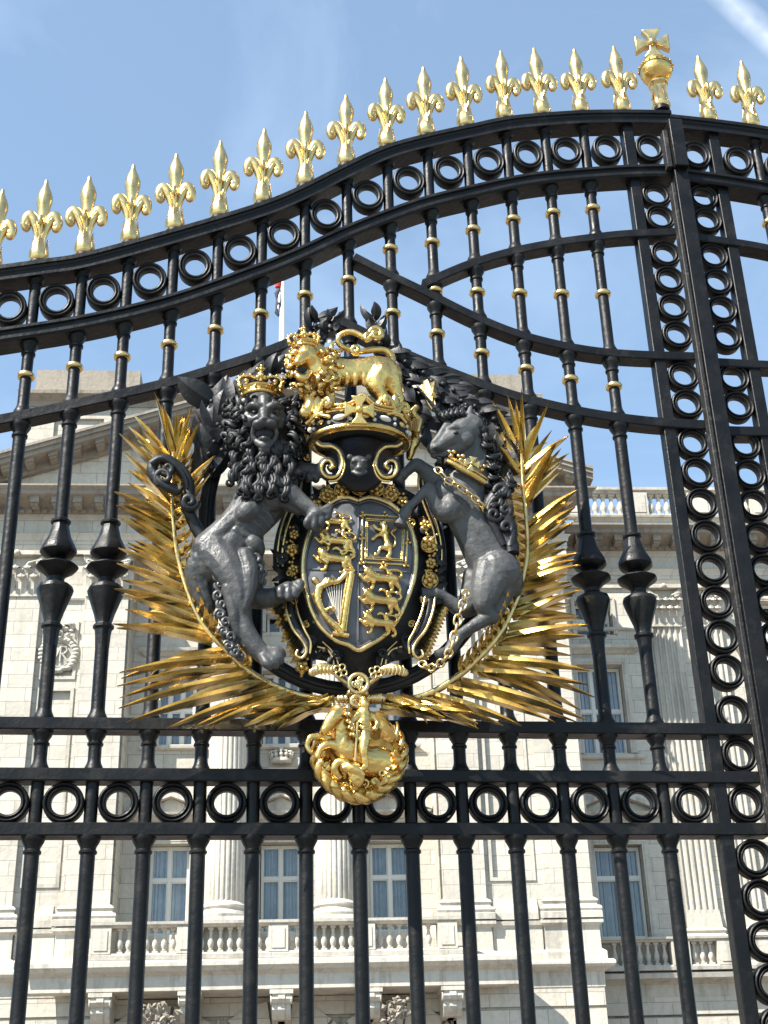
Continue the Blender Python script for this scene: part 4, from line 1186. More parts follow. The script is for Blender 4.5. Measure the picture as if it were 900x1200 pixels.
# ---------------------------------------------------------------- laurel hoop and garland behind everything
root = root_at(420, 810, 'laurel_wreath', 'black iron hoop with dark laurel leaves rising behind the lion, shield and unicorn', 'wreath')
b = Clay()
hoop = []
for k in range(73):
    a = 2*PI*k/72
    hoop.append((413+172*math.cos(a), 617+192*math.sin(a), .085))
P = [at(*p) for p in hoop]
b.tube(P, 9.0*mpp(413, 617), 10, flat=.55)
b.tube([p+Vector((0, -.014, 0)) for p in P], 3.0*mpp(413, 617), 8)
b.build('hoop', M['lead_dark'], root, ang=60)
def laurel(path, n, w, l, seed, spread=.75, d=.13, fwd=.05, drop=0):
    rnd = random.Random(seed); c = cat_rom([(*p, d) for p in path], 8); lf = Clay()
    st = Clay(); st.line(c, 2.2, k=1, smooth=False)
    for k in range(n):
        t = k/(n-1)*.97; i = t*(len(c)-1); a = int(min(i, len(c)-2))
        x, y, dd = c[a]; ux, uy = c[a+1][0]-x, c[a+1][1]-y; q = math.hypot(ux, uy) or 1; ux, uy = ux/q, uy/q
        s = 1 if k % 2 else -1
        an = s*rnd.uniform(.3, 1.0)*spread
        vx, vy = ux*math.cos(an)-uy*math.sin(an), ux*math.sin(an)+uy*math.cos(an)
        L_ = l*rnd.uniform(.75, 1.2)
        f = rnd.uniform(-.02, fwd)
        lf.leaf((x, y, dd), (x+vx*L_, y+vy*L_+drop, dd+f), w*rnd.uniform(.8, 1.15), (-vy*4*s, vx*4*s, .02), 2.2, 7, face=(rnd.uniform(-.7, .7), -1, rnd.uniform(-.4, .6)))
        if k % 3 == 0: lf.ball(x+vx*3, y+vy*3, dd+.03, 3.0)
    lf.v += [] ; o_ = len(lf.v); lf.add(st.v, st.f)
    return lf
mbx = Clay()
for pth, n, w, l, sd_ in (
        ([(246,560), (248,525), (262,487), (292,458)], 22, 13, 42, 1), ([(262,530), (256,500), (250,470)], 7, 15, 44, 11),            # left of the lion's head
        ([(286,462), (320,440), (352,418)], 14, 8, 28, 2),
        ([(352,420), (362,398), (372,372)], 12, 6.5, 24, 3), ([(378,404), (384,388), (392,372)], 6, 6, 18, 33),
        ([(470,432), (448,404), (438,372)], 12, 6.5, 25, 4),
        ([(452,412), (480,428), (508,446), (540,458)], 24, 8, 28, 5), ([(455,440), (480,452), (520,470), (548,480)], 20, 9, 30, 6),
        ([(538,470), (560,480), (584,500), (594,540)], 22, 9, 30, 7), ([(350,440), (372,470), (352,500)], 10, 8, 26, 8),
        ([(440,430), (470,470), (500,500)], 14, 9, 30, 9)):
    q = laurel(pth, n, w, l, sd_)
    mbx.add(q.v, q.f)
mbx.build('laurel_leaves', M['lead_dark'], root, ang=28)
b = Clay()
for (x0, y0, x1, y1, w) in ((500,446,506,480,7), (494,452,512,466,6), (508,448,502,470,6), (504,464,510,482,5)):
    b.leaf((x0, y0, .19), (x1, y1, .22), w, (3, 0, .03), 3, face=(.3, -1, .3))
b.build('gilt_ribbon', M['gold_pale'], root, ang=30)

# ---------------------------------------------------------------- shield with its scrolled frame
shield = root_at(421, 775, 'heraldic_shield', 'oval dark shield quartered with gilt lions and a harp in a gilded scroll frame', 'shield')
out_px = [(420,587), (407,583), (393,586), (378,598), (366,617), (358,640), (355,665), (358,692), (366,717), (377,736), (393,750), (409,756), (420,762), (433,756), (450,745), (465,727), (476,704), (485,678), (487.5,648), (483,624), (474,606), (459,592), (444,585), (432,583)]
def domed(mb, outline, d0, d1, cx, cy, rings=8, back=.05, pw=2.0):
    """cushion-shaped plate: outline in pixels, d0 at the edge and d1 in the middle"""
    n = len(outline); vs = []; fs = []
    for r in range(rings+1):
        t = r/rings
        for x, y in outline:
            vs.append(at(cx+(x-cx)*(1-t*.999), cy+(y-cy)*(1-t*.999), d0+(d1-d0)*(1-(1-t)**pw)))
    for r in range(rings):
        for k in range(n):
            k2 = (k+1) % n
            fs.append((r*n+k, r*n+k2, (r+1)*n+k2, (r+1)*n+k))
    o = len(vs)
    for x, y in outline: vs.append(at(x, y, d0-back))
    for k in range(n):
        k2 = (k+1) % n; fs.append((o+k, o+k2, k2, k))
    fs.append(tuple(o+k for k in range(n)))
    mb.add(vs, fs)
so_ = cat_rom([(x, y) for x, y in out_px]+[out_px[0]], 4)[:-1]
D0, D1 = .205, .245
def sd(x, y):
    """depth of the shield face at a pixel"""
    t = math.hypot((x-421)/67.0, (y-672)/90.0)
    return D0+(D1-D0)*(1-min(1, t)**2)
b = MB(); domed(b, so_, D0, D1, 421, 672)
fld = b.build('field', M['shield'], shield, ang=60)
b = Clay(); b.line([(x, y, .210) for x, y in so_+[so_[0]]], 3.1, k=1, seg=10, smooth=False); b.build('rim', M['gold_pale'], shield, ang=60)
b = Clay()
b.line([(x, y, .213) for x, y in [(421+(x-421)*.955, 672+(y-672)*.955) for x, y in so_+[so_[0]]]], 1.2, k=1, smooth=False)
b.line([(420, y, sd(420, y)+.001) for y in range(594, 758, 12)], 1.1); b.line([(x, 667+(x-360)*.03, sd(x, 667)+.001) for x in range(360, 482, 12)], 1.0)
b.build('quarter_line', M['shield'], shield, ang=60)
def passant(cx, cy, s, name='gilt_lion', mirror=1, parent=shield, m='gold'):
    """lion walking to the left, facing out, tail over the back (about 46 x 26 px at s=1)"""
    b = Clay()
    f = lambda pts: [(cx+x*s, cy+y*s+x*s*.10, sd(cx+x*s, cy+y*s)+dd, r*s) for x, y, dd, r in pts]
    b.limb(f([(-13,-2,.012,6.2), (-5,-1,.012,5.6), (4,-1,.011,4.9), (13,-1,.012,5.8)]), 5)
    b.limb(f([(-16,-6,.016,6.4), (-14,-3,.014,6.6)]))                                       # mane
    b.limb(f([(-18,-9,.020,4.6), (-20,-7,.024,3.0)]))                                       # head
    for (ex, ey) in ((-22,-13), (-14,-13)): b.limb(f([(ex,ey,.018,1.7), (ex*.97,ey+2,.018,2)]))
    b.limb(f([(-14,2,.012,3.6), (-21,3,.014,2.5), (-25,-1,.015,2.2), (-27,-2,.015,2.5)]))    # raised fore paw
    b.limb(f([(-12,3,.010,3.4), (-12,9,.011,2.3), (-14,13,.012,2.0), (-17,14,.013,2.4)]))
    b.limb(f([(12,1,.012,4.8), (9,6,.012,3.4), (11,10,.012,2.2), (8,14,.012,2.0), (5,14.5,.013,2.4)]))
    b.limb(f([(14,1,.010,4.4), (17,6,.011,3.2), (20,10,.011,2.1), (19,14,.011,2.0), (16,14.5,.012,2.4)]))
    b.limb(f([(17,-3,.010,2.0), (22,-7,.011,1.6), (19,-12,.012,1.5), (9,-12,.012,1.5), (5,-9,.012,1.4), (10,-8,.012,1.6)]), 6)
    b.limb(f([(5,-12,.012,1.4), (0,-14,.013,2.3), (-4,-12,.013,1.2)]))
    for k in range(6): b.limb(f([(-19+k*1.6,-1+k*.9-(k%2)*2,.021,2.1), (-18.6+k*1.6,0+k*.9,.021,2.1)]))
    return sculpt(b, name, M[m], parent, voxel=.0032*max(.8, s*.9), smooth=2, noise_amp=.0006, noise_scale=160)
for (x, y, s) in ((394,612,.80), (396,635,.96), (394,656,.98), (449,679,1.0), (448,705,1.0), (446,731,.88)):
    passant(x, y, s)
# harp quarter: winged-woman pillar, soundboard, strings
b = Clay(); H = lambda x, y, dd=.012: (x, y, sd(x, y)+dd)
b.limb([(*H(369,680,.018),4.6), (*H(372,684,.016),3.2)])                       # head
b.limb([(*H(374,690),5.0), (*H(372,700),5.0), (*H(375,710),4.4), (*H(381,721),4.2), (*H(388,729),4.4), (*H(395,735),4.6), (*H(400,742),4.4)], 6)
b.limb([(*H(375,688),4.2), (*H(386,683),3.9), (*H(397,681),3.6), (*H(406,672),3.6)], 6)     # wing as the neck of the harp
b.limb([(*H(378,685),3.0), (*H(383,679),2.5), (*H(390,679),2.2)]); b.limb([(*H(370,705),3.0), (*H(367,698),2.2)])
b.limb([(*H(384,714),2.4), (*H(390,712),2.2), (*H(391,716),1.6)]); b.limb([(*H(377,716,.016),2.6), (*H(384,723,.016),2.2)])
hp = sculpt(b, 'harp', M['gold'], shield, voxel=.003, smooth=2, noise_amp=.001, noise_scale=120)
b = Clay(); b.line([(412,671,sd(412,671)+.012), (407,700,sd(407,700)+.012), (401,740,sd(401,740)+.012)], 3.2, smooth=False, seg=8)
b.line([(408,670,sd(408,670)+.014), (403,700,sd(403,700)+.016), (397,738,sd(397,738)+.015)], 1.3, smooth=False); b.line([(415,672,sd(415,672)+.010), (410,700,sd(410,700)+.010), (405,740,sd(405,740)+.010)], 1.2, smooth=False)
b.line([(390,742,sd(390,742)+.012), (409,745,sd(409,745)+.012)], 3.2, smooth=False, seg=8); b.line([(404,668,sd(404,668)+.012), (416,669,sd(416,669)+.012)], 2.6, smooth=False)
b.build('harp_pillar', M['gold'], shield, ang=60)
b = Clay()
for k in range(8):
    t = k/7; x0, y0 = 405-t*22, 683+t*3.2; x1, y1 = 405-t*10, 727-t*18
    x0, y0 = 404-22*t, 684+t*4.5; x1, y1 = 402-t*8-3, 735-t*22
    b.line([(x0, y0, sd(x0, y0)+.008), (x1, y1, sd(x1, y1)+.008)], .55, smooth=False, seg=5)
b.build('harp_strings', M['jewel'], shield)
# second quarter: rampant lion in a double tressure
b = Clay()
fr = [(425,603), (478,607), (476,662), (424,659)]
def inset(q, k): 
    cx, cy = sum(p[0] for p in q)/4, sum(p[1] for p in q)/4
    return [(cx+(x-cx)*k, cy+(y-cy)*k) for x, y in q]
for k, r in ((1, 1.25), (.84, 1.0), (.77, .8)):
    q = inset(fr, k); q = q+[q[0]]
    for a, c in zip(q[:-1], q[1:]): b.line([(a[0]+(c[0]-a[0])*t/6, a[1]+(c[1]-a[1])*t/6, sd(a[0]+(c[0]-a[0])*t/6, a[1]+(c[1]-a[1])*t/6)+.004) for t in range(7)], r, smooth=False, seg=6)
for x, y in fr+[(451,603), (478,635), (450,662), (424,630)]:
    for k in range(3): b.ball(x+2.6*math.cos(k*2.1+.4), y+2.6*math.sin(k*2.1+.4), sd(x, y)+.007, 1.9)
b.build('tressure', M['gold'], shield, ang=60)
b = Clay(); f = lambda pts: [(x, y, sd(x, y)+dd, r) for x, y, dd, r in pts]
b.limb(f([(452,620,.012,5.2), (452,630,.012,4.2), (455,640,.012,5.0)])); b.limb(f([(450,613,.018,4.4), (447,614,.02,2.8)])); b.limb(f([(451,619,.016,5.6), (450,623,.016,5.0)]))
b.limb(f([(449,622,.012,2.8), (442,620,.013,2.2), (438,616,.014,2.4)])); b.limb(f([(448,626,.012,2.8), (441,628,.013,2.2), (437,632,.014,2.5)]))
b.limb(f([(452,642,.012,3.6), (446,642,.012,2.5), (443,648,.012,2.0), (440,650,.013,2.3)])); b.limb(f([(456,643,.012,3.6), (457,649,.012,2.6), (454,653,.012,2.2), (458,655,.013,2.3)]))
b.limb(f([(458,642,.010,1.8), (463,638,.011,1.5), (463,630,.011,1.5), (459,625,.012,1.4), (463,620,.012,2.2)]))
sculpt(b, 'gilt_lion', M['gold'], shield, voxel=.0028, smooth=2, noise_amp=.0006, noise_scale=160)

# the frame: dark backing plate, garter band with gilt badges, C-scrolls
back_px = [(421,566), (392,566), (364,580), (346,600), (332,628), (326,660), (328,692), (336,716), (344,740), (352,762), (366,772), (384,776), (402,790), (421,796), (440,790), (458,776), (478,772), (492,760), (502,738), (512,712), (521,682), (522,652), (516,620), (502,594), (480,576), (450,566)]
bo = cat_rom(back_px+[back_px[0]], 4)[:-1]
b = MB(); domed(b, bo, .10, .185, 421, 675, rings=5, back=.05, pw=2.6)
b.build('backing', M['lead_dark'], shield, ang=50)
b = Clay()
def both(pts, r, **k):
    b.line(pts, r, **k)
    bR.line([(843-x, y, d) for x, y, d in pts], r, **k)
bR = Clay()
for off, r in ((0, 1.7), (7, 1.3)):
    both([(352-off*.6,556,.17), (352-off*.8,572,.18), (346-off,592,.18), (336-off*.9,618,.18), (331-off*.8,645,.17), (331-off*.7,664,.16)], r)
both([(333,700,.18), (336,718,.19), (344,738,.20), (355,752,.21), (359,763,.215), (354,771,.21), (347,768,.205), (349,762,.20)], 1.9)
both([(345,700,.19), (349,718,.20), (357,738,.21), (364,752,.215), (363,766,.21)], 1.5)
both([(372,758,.17), (384,762,.17), (390,772,.17), (392,788,.17)], 1.6); both([(378,752,.17), (392,766,.17), (397,780,.17)], 1.2)
b.build('frame_line', M['gold_pale'], shield, ang=60); bR.build('frame_line', M['gold_pale'], shield, ang=60)
b = Clay(); bR = Clay()
both([(339,702,.17), (342,722,.18), (352,744,.19), (360,758,.20), (356,768,.20)], 5.2, seg=10)
both([(378,764,.14), (392,776,.15), (404,800,.15), (412,806,.16)], 4.0, seg=10); both([(346,556,.15), (346,575,.16), (340,594,.16), (330,620,.16), (325,645,.15), (325,668,.14)], 5.0, seg=10)
b.build('frame_scroll', M['lead_dark'], shield, ang=60); bR.build('frame_scroll', M['lead_dark'], shield, ang=60)
def rosette(mb, x, y, d, r, n=5):
    for k in range(n):
        a = 2*PI*k/n+.3; mb.ball(x+r*.62*math.cos(a), y+r*.62*math.sin(a), d, r*.46, rd=r*.35)
    mb.ball(x, y, d+.012, r*.36)
badges = [(371,592,7), (384,580,8.5), (401,574,8.5), (421,571,9), (441,573,8.5), (458,579,8.5), (472,588,7), (345,626,6), (342,645,7.5), (344,668,7), (346,690,6), (499,616,7), (503,638,9), (505,660,6.5), (504,680,9), (498,702,6.5), (354,782,8), (340,722,8), (500,728,6), (366,606,4), (478,604,4)]
for i, (x, y, r) in enumerate(badges):
    c = Clay(); dd = .19 if 560 < y < 600 else .175
    rosette(c, x, y, dd, r, 6 if i % 2 else 5)
    for k in range(3): c.ball(x+random.uniform(-1, 1)*r, y+(r+2)*(1 if k % 2 else -1), dd, 2.0)
    if r >= 8.5: c.line([(x+r*math.cos(2*PI*q/16), y+r*math.sin(2*PI*q/16), dd) for q in range(17)], 1.2)
    c.build('gilt_badge', M['gold_dull'], shield, ang=70)
# small dark acanthus leaves and gilt tendrils crowding the frame's edge
rq = random.Random(12)
for s in (-1, 1):
    b = Clay(); g = Clay()
    for k in range(15):
        t = k/14; a = -1.25+2.5*t
        x, y = 421+s*(97*math.cos(a)-2), 672+104*math.sin(a)
        ox, oy = s*math.cos(a), math.sin(a)
        for q in (-1, 1): b.leaf((x-ox*8, y-oy*8, .15), (x+ox*rq.uniform(3, 10)-oy*q*9, y+oy*8+ox*q*9*s, .17), 4.5, (0, 0, .03), 2.6, 6, face=(rq.uniform(-.5, .5), -1, .3))
        if k % 2 == 0: b.curl(x-ox*5, y-oy*5, .165, 6.0, 2.4, 1.3, rq.uniform(0, 6), 1 if k % 4 else -1, .012)
        elif 2 < k < 12: g.curl(x-ox*13, y-oy*13, .180, 4.4, 1.2, 1.4, rq.uniform(0, 6), 1 if k % 4 == 1 else -1, .01)
    b.build('acanthus', M['lead_dark'], shield, ang=50); g.build('gilt_tendril', M['gold_dull'], shield, ang=60)
# carved fringe under the scrolls
b = Clay()
for k in range(16):
    a = k/15; x, y = 322+a*26, 705+a*62
    b.leaf((x+6, y, .12), (x-6+random.uniform(-3, 3), y+10, .15), 4.5, (0, 0, .03), 2.4, face=(-.4, -1, .2))
    b.leaf((843-x-6, y, .12), (843-x+6, y+10, .15), 4.5, (0, 0, .03), 2.4, face=(.4, -1, .2))
b.build('fringe', M['gold_dull'], shield, ang=30)
# motto ribbon: roses and ribbon below the point of the shield
b = Clay()
for (x, y, r) in ((399,786,8), (440,788,7.5)):
    for k in range(4):
        a = 2*PI*k/4+.5
        b.line([(x+r*.6*math.cos(a)+r*.42*math.cos(2*PI*q/10), y+r*.6*math.sin(a)+r*.42*math.sin(2*PI*q/10), .22) for q in range(11)], 1.15)
    b.ball(x, y, .22, 2.4)
for sx in (-1, 1):
    X = lambda x: 420+sx*x
    b.limb([(X(30),785,.20,5.5), (X(42),783,.21,6.5), (X(54),788,.21,5.0)], 5, .5)
    for k in range(6): b.line([(X(30+k*4.4),780,.235), (X(32+k*4.4),785,.24), (X(30+k*4.4),791,.235)], .9)
    b.line([(X(26),792,.2), (X(14),800,.2), (X(4),806,.2)], 2.2)
b.build('gilt_roses', M['gold_pale'], shield, ang=70)

# ---------------------------------------------------------------- royal crown and helmet over the shield
crown = root_at(421, 560, 'royal_crown', 'large gilt jewelled crown set on a dark scrolled helmet above the shield', 'crown')
DZ = .12
pc = at(421, 520, .16); K = mpp(421, 520, .16)
def cyl(ang, r, h, depth=.74):
    """point on the crown: angle from the viewer's side, radius and height in pixels"""
    return Vector((pc.x+r*K*math.sin(ang), pc.y-r*K*math.cos(ang)*depth, pc.z+h*K*1.1))
b = MB(); prof = [(56, -1.5), (59, -1.5), (60.5, 0), (60, 2), (57, 3.5), (57, 18), (60, 19), (61, 21.5), (60, 24), (54, 25), (52, 4), (52, -3)]
n = 60
vs = []; fs = []
for k in range(n):
    a = 2*PI*k/n
    for r, h in prof: vs.append(cyl(a, r, h))
m_ = len(prof)
for k in range(n):
    for i in range(m_):
        fs.append((k*m_+i, k*m_+(i+1) % m_, ((k+1) % n)*m_+(i+1) % m_, ((k+1) % n)*m_+i))
b.add(vs, fs); band = b.build('band', M['gold'], crown, ang=40)
b = MB()
n = 40; vs = []; fs = []
for k in range(n):
    a = 2*PI*k/n
    for r, h in ((57.8, 4.5), (57.8, 17.5)): vs.append(cyl(a, r, h))
b.add(vs, [(2*k, 2*k+1, (2*k+3) % (2*n), (2*k+2) % (2*n)) for k in range(n)]); b.build('band_enamel', M['lead_dark'], crown, ang=60)
b = MB(); g = MB()
for k in range(-6, 7):
    a = k*.235
    p = cyl(a, 59, 11)
    if k % 2 == 0: (g if k % 4 == 0 else b).sphere(p, 1, 12, 8, (7.5*K*abs(math.cos(a))+.004, 3*K, 3.6*K), Matrix.Rotation(a, 3, 'Z'))
    else:
        for h in (7.6, 14.2): b.sphere(cyl(a, 59, h), 2.3*K, 10, 8)
b.build('jewel', M['jewel'], crown, ang=80); g.build('jewel', M['gold_pale'], crown, ang=80)
p = at(421, 481, .31); cb = cross_pattee(p, 17*K, 3.2*K, (0, -1, -.2), (0, 0, 1))
co_ = cb.build('cross', M['gold'], crown, ang=30); bevel(co_, .003)
b = MB()                                                    # scalloped gold crest of the band, rising to the cross and lilies
def crest_h(a): return 25+11*math.exp(-(a/.15)**2)+9*math.exp(-((abs(a)-.86)/.17)**2)
for off in (0, 3.4):
    b.tube([cyl(k*.05, 61+off*.1, crest_h(k*.05)-off*(1.2)) for k in range(-34, 35)], (2.0 if off == 0 else 1.3)*K, 8)
b.build('band_crest', M['gold'], crown, ang=60)
for (x, y, s) in ((351,499,-1), (488,500,1)):               # square ends of the side scrolls
    b = MB(); q = at(x, y, .10); e = 8*K
    rot = Matrix.Rotation(.25*s, 3, 'Y') @ Matrix.Rotation(-.5*s, 3, 'Z')
    vs = [q+rot@Vector((sx*e*.85, sy*e*.5, sz*e*1.25)) for sx in (-1, 1) for sy in (-1, 1) for sz in (-1, 1)]
    b.add(vs, [(0,1,3,2), (4,6,7,5), (0,4,5,1), (2,3,7,6), (0,2,6,4), (1,5,7,3)])
    bevel(b.build('side_scroll', M['gold_pale'], crown), .006)
def crown_lily(p, k, out, m, parent, local=False):
    """small fleur-de-lis for a crown"""
    b = MB(); out = Vector(out).normalized(); rt = Vector((0, 0, 1)).cross(out).normalized(); U = Vector((0, 0, 1))
    T = lambda x, z, o=0: p+rt*x*k+U*z*k+out*o*k
    b.tube([T(0, -7), T(0, 0), T(0, 7), T(0, 14), T(0, 19), T(0, 23)], [3*k, 3.2*k, 4.2*k, 5.2*k, 3.6*k, .6*k], 10, flat=.7)
    for s in (-1, 1):
        q = cat_rom([(s*1, -3), (s*5, 5), (s*9, 11), (s*14, 12), (s*16, 7), (s*13, 4), (s*11, 6)], 4)
        b.tube([T(x, z, 1) for x, z in q], [2.6*k+1.3*k*math.sin(PI*i/(len(q)-1)) for i in range(len(q))], 8)
        b.sphere(T(s*12.5, 7, 1), 3.4*k, 8, 6)
    b.tube([T(-8, -3, 1), T(8, -3, 1)], 2.6*k, 8); b.tube([T(-14, -9), T(-4, -4, 1), T(4, -4, 1), T(14, -9)], 2.2*k, 8)
    return b
for x, y, a in ((372,484,-.6), (464,482,.6)):
    p = at(x, y, .255); crown_lily(p, K*1.08, (math.sin(a), -math.cos(a), -.1), 'gold', crown).build('fleur_de_lis', M['gold'], crown, ang=60)
b = Clay()
for s in (-1, 1):
    X = lambda x: 420+s*x
    b.limb([(X(62),505,.06,5), (X(66),516,.06,7), (X(62),528,.06,6), (X(60),536,.06,4)], 5)
    b.limb([(X(70),492,.05,5), (X(64),484,.06,5), (X(68),478,.06,4)], 5)
b.build('side_scroll', M['gold'], crown, ang=60)
b = Clay()                                                  # cushion rising inside the band, arches to the lion's feet
b.limb([(380,505,.12,16), (421,496,.13,18), (462,505,.12,16)], 6); b.limb([(385,488,.12,10), (421,478,.13,12), (457,488,.12,10)], 6)
b.build('cap', M['lead_dark'], crown, ang=60)
b = Clay()                                                  # helmet
b.limb([(421,518,.09,44), (421,536,.10,40), (421,550,.10,30), (421,556,.10,24)], 6, .55)
b.limb([(421,530,-.16,30), (421,530,.06,34)], 5)
hl = b; hl = sculpt(b, 'helmet', M['lead_dark'], crown, voxel=.006, smooth=3)
SCR = [(50,519), (44,523), (31,524), (22,532), (20,546), (27,558), (38,559), (44,551), (42,542), (35,540), (31,546), (35,550)]
for nm, m_, r, dd in (('gilt_scroll', 'gold', 2.0, .012), ('helmet_scroll', 'lead_dark', 4.8, 0)):
    for s in (-1, 1):
        b = Clay()
        b.line([(421+s*x, y, .215+dd+.002*k) for k, (x, y) in enumerate(SCR)], r, k=5, seg=9)
        if dd: b.line([(421+s*x, y, .222+dd) for x, y in ((20,536), (17,545), (20,556), (27,563), (36,564))], 1.5)
        b.build(nm, M[m_], crown, ang=60)
b = Clay()                                                  # grotesque mask
b.ball(421,545,.225,11,12,9); b.ball(421,550,.255,6,4.5,6); b.ball(415,541,.245,4,2.2,4); b.ball(427,541,.245,4,2.2,4); b.ball(421,545,.262,3,3.5,3); b.limb([(413,553,.25,2.2), (421,556,.26,2.4), (429,553,.25,2.2)])
b.ball(410,536,.23,4,4,4); b.ball(432,536,.23,4,4,4)
sculpt(b, 'mask', M['lead'], crown, voxel=.004, smooth=1)

DZ = 0.0
# ================================================================== THE FIGURES
# ---------------------------------------------------------------- black lion on the left
lion = root_at(320, 780, 'lion', 'black crowned lion with curled mane, standing upright left of the shield', 'lion figure')
b = Clay()
# trunk: chest, waist, loins
b.limb([(316,545,.20,36), (313,570,.22,35), (305,590,.232,31), (290,612,.236,26), (276,632,.235,24), (262,648,.232,27), (252,658,.228,27)], 6)
b.limb([(300,575,.25,24), (284,600,.25,18), (262,625,.24,18), (243,642,.23,19)], 6)            # back line
b.ball(292,600,.275,22,15,16,-48); b.ball(318,584,.275,20,18,18)
for k in range(5): b.limb([(296-k*5,590+k*8,.292-k*.004,5), (312-k*5,600+k*7.5,.285-k*.004,4), (320-k*5,612+k*5,.262-k*.004,3)], 4)   # ribs
b.ball(298,640,.25,12,16,14,-30)                                                            # flank
# near hind leg
b.limb([(255,650,.245,25), (269,668,.265,22), (279,688,.272,17), (283,706,.27,12.5), (285,721,.262,10), (288,736,.255,10.5), (296,753,.25,12), (306,765,.25,11.5), (316,771,.255,11)], 6)
b.limb([(288,652,.275,11), (293,674,.288,11), (291,696,.288,8.5), (286,713,.282,6)], 5)            # front of the thigh
b.limb([(268,690,.28,9), (274,715,.275,8), (277,733,.262,7), (282,745,.25,7)], 5)               # hamstring and hock
b.limb([(277,728,.25,6), (281,746,.242,6.5), (292,762,.238,6)], 4)
for k, (x, y) in enumerate(((316,781), (323,779), (329,774), (331,767))): b.limb([(307+k*3,768-k*2,.262,6.5), (x-4,y-4,.285-.006*k,6.2), (x,y,.287-.008*k,5.0)], 4)
# far haunch and far hind leg stretched to the frame
b.limb([(240,655,.215,20), (234,668,.21,18), (236,690,.20,14), (244,710,.195,10)], 5)
b.limb([(276,672,.20,20), (290,688,.195,17), (300,700,.195,14), (314,701,.20,12), (328,697,.21,11), (338,692,.222,11)], 5)
for k, (x, y) in enumerate(((329,699), (338,701), (346,698), (351,690))): b.limb([(332+k*4,690,.225,6.5), (x,y-6,.24,6.2), (x,y,.245,4.6)], 4)
# near fore leg to the top of the shield
b.limb([(318,566,.275,22), (330,575,.285,18), (344,584,.292,13.5), (356,592,.298,10.5), (365,599,.30,9.6), (371,604,.305,10)], 6)
b.limb([(322,562,.295,10), (340,575,.305,8), (356,588,.31,6)], 5); b.limb([(320,580,.28,11), (338,592,.285,8), (352,598,.29,6)], 5)
for k, (x, y) in enumerate(((360,617), (368,620), (377,615), (384,607), (386,600))): b.limb([(366+k*2.5,604-k*1,.312,5.4), (x,y-5,.318-.002*k,4.9), (x,y,.312,3.7)], 4)
# far fore leg
b.limb([(330,545,.20,18), (344,550,.20,13), (356,552,.205,10), (366,552,.21,9.5)], 5)
for k, (x, y) in enumerate(((362,562), (370,563), (376,557), (377,549))): b.limb([(365,552,.215,5.5), (x,y-3,.225,5), (x,y,.222,3.8)], 4)
# neck and skull (the mane sits over it)
b.limb([(314,545,.19,36), (312,520,.205,33), (311,500,.235,27)], 5)
b.ball(311,489,.285,20,21,20); b.ball(311,478,.28,17,10,14)
# face
b.limb([(310,470,.312,9), (310,478,.326,8), (309.5,486,.346,7), (309.5,491,.358,6)], 5)           # forehead to the bridge of the nose
b.ball(309.5,491.5,.372,6.4,3.6,5)                                                          # nose
for s in (-1, 1):
    X = lambda x: 310+s*x
    b.limb([(X(3),479,.340,4.6), (X(8),476,.345,5.0), (X(14),475,.338,4.8), (X(20),479,.316,4)], 5)  # brow
    b.ball(X(6.5),497.5,.358,8.6,6.0,9, 12*s)                                                  # muzzle pad
    b.ball(X(16),494,.300,10,12,10); b.limb([(X(20),488,.305,6), (X(14),492,.325,5), (X(8),490,.335,5)], 4); b.ball(X(11.5),483.5,.322,3.4,2.5,3)                          # cheek, eye
    b.limb([(X(12),501,.340,3.4), (X(13.5),509,.326,3.2), (X(10),518,.318,4.0)], 4)                # corner of the mouth
    b.ball(X(22),472,.275,8,7,6, 30*s)
b.limb([(300,518,.318,4.2), (305,521.5,.330,4.6), (310,522.5,.336,5), (315,521.5,.330,4.6), (320,518,.318,4.2)], 4); b.ball(310,528,.325,7,5,6)   # jaw
b.limb([(305,513.5,.338,2.4), (310,513.5,.352,3.2), (315,513.5,.338,2.4)], 4)                       # tongue
body = sculpt(b, 'body', M['lead'], lion, voxel=.0034, smooth=4, noise_amp=.0012, noise_scale=30)
b = MB(); 
b2 = Clay(); b2.ball(310,508.0,.338,10,6.8,4.5); b2.build('mouth', M['dark_room'], body)
b2 = Clay()
for x in (298.5, 321.5): b2.ball(x,483.0,.338,3.0,1.9,1.8)
b2.build('eye', M['lead_dark'], body)
# mane: locks of hair in layers round the face and down the chest
rnd = random.Random(21)
b = Clay()
def lock(x, y, d, size, direction, hand, w=3.3, hook=.75):
    """flame-like lock: two ridges that swell, wave and run out in one hooked point"""
    ux, uy = math.cos(direction), math.sin(direction)
    L_ = size*2.1; k = mpp(x, y, d)
    for s_ in (-1, 1):
        pts = []
        for i in range(9):
            t = i/8; sw = math.sin(t*PI*1.15)*size*.36*hand
            o = s_*w*.60*(1-t**1.5)
            pts.append((x+ux*L_*t*.7-uy*(sw+o), y+uy*L_*t*.7+ux*(sw+o), d+.022*math.sin(PI*t*.85)))
        ex, ey, ed = pts[-1]
        r0 = size*.36
        cx, cy = ex-uy*hand*r0, ey+ux*hand*r0
        a0 = math.atan2(ey-cy, ex-cx)
        for i in range(1, 8):
            t = i/7; rr = r0*(1-t*.55); a = a0+hand*t*2*PI*hook
            pts.append((cx+rr*math.cos(a), cy+rr*math.sin(a), ed+.008*t))
        n = len(pts)
        b.tube([at(*p) for p in pts], [w*.80*k*max(.12, math.sin(PI*min(1, .22+.76*i/(n-1)))) for i in range(n)], 7)
b3 = Clay()                                                 # the mass the locks are cut from
b3.limb([(309,482,.20,34), (309,502,.20,39), (309,525,.195,40), (311,548,.20,38), (311,566,.215,33)], 6)
sculpt(b3, 'mane_mass', M['lead_dark'], lion, voxel=.006, smooth=3)
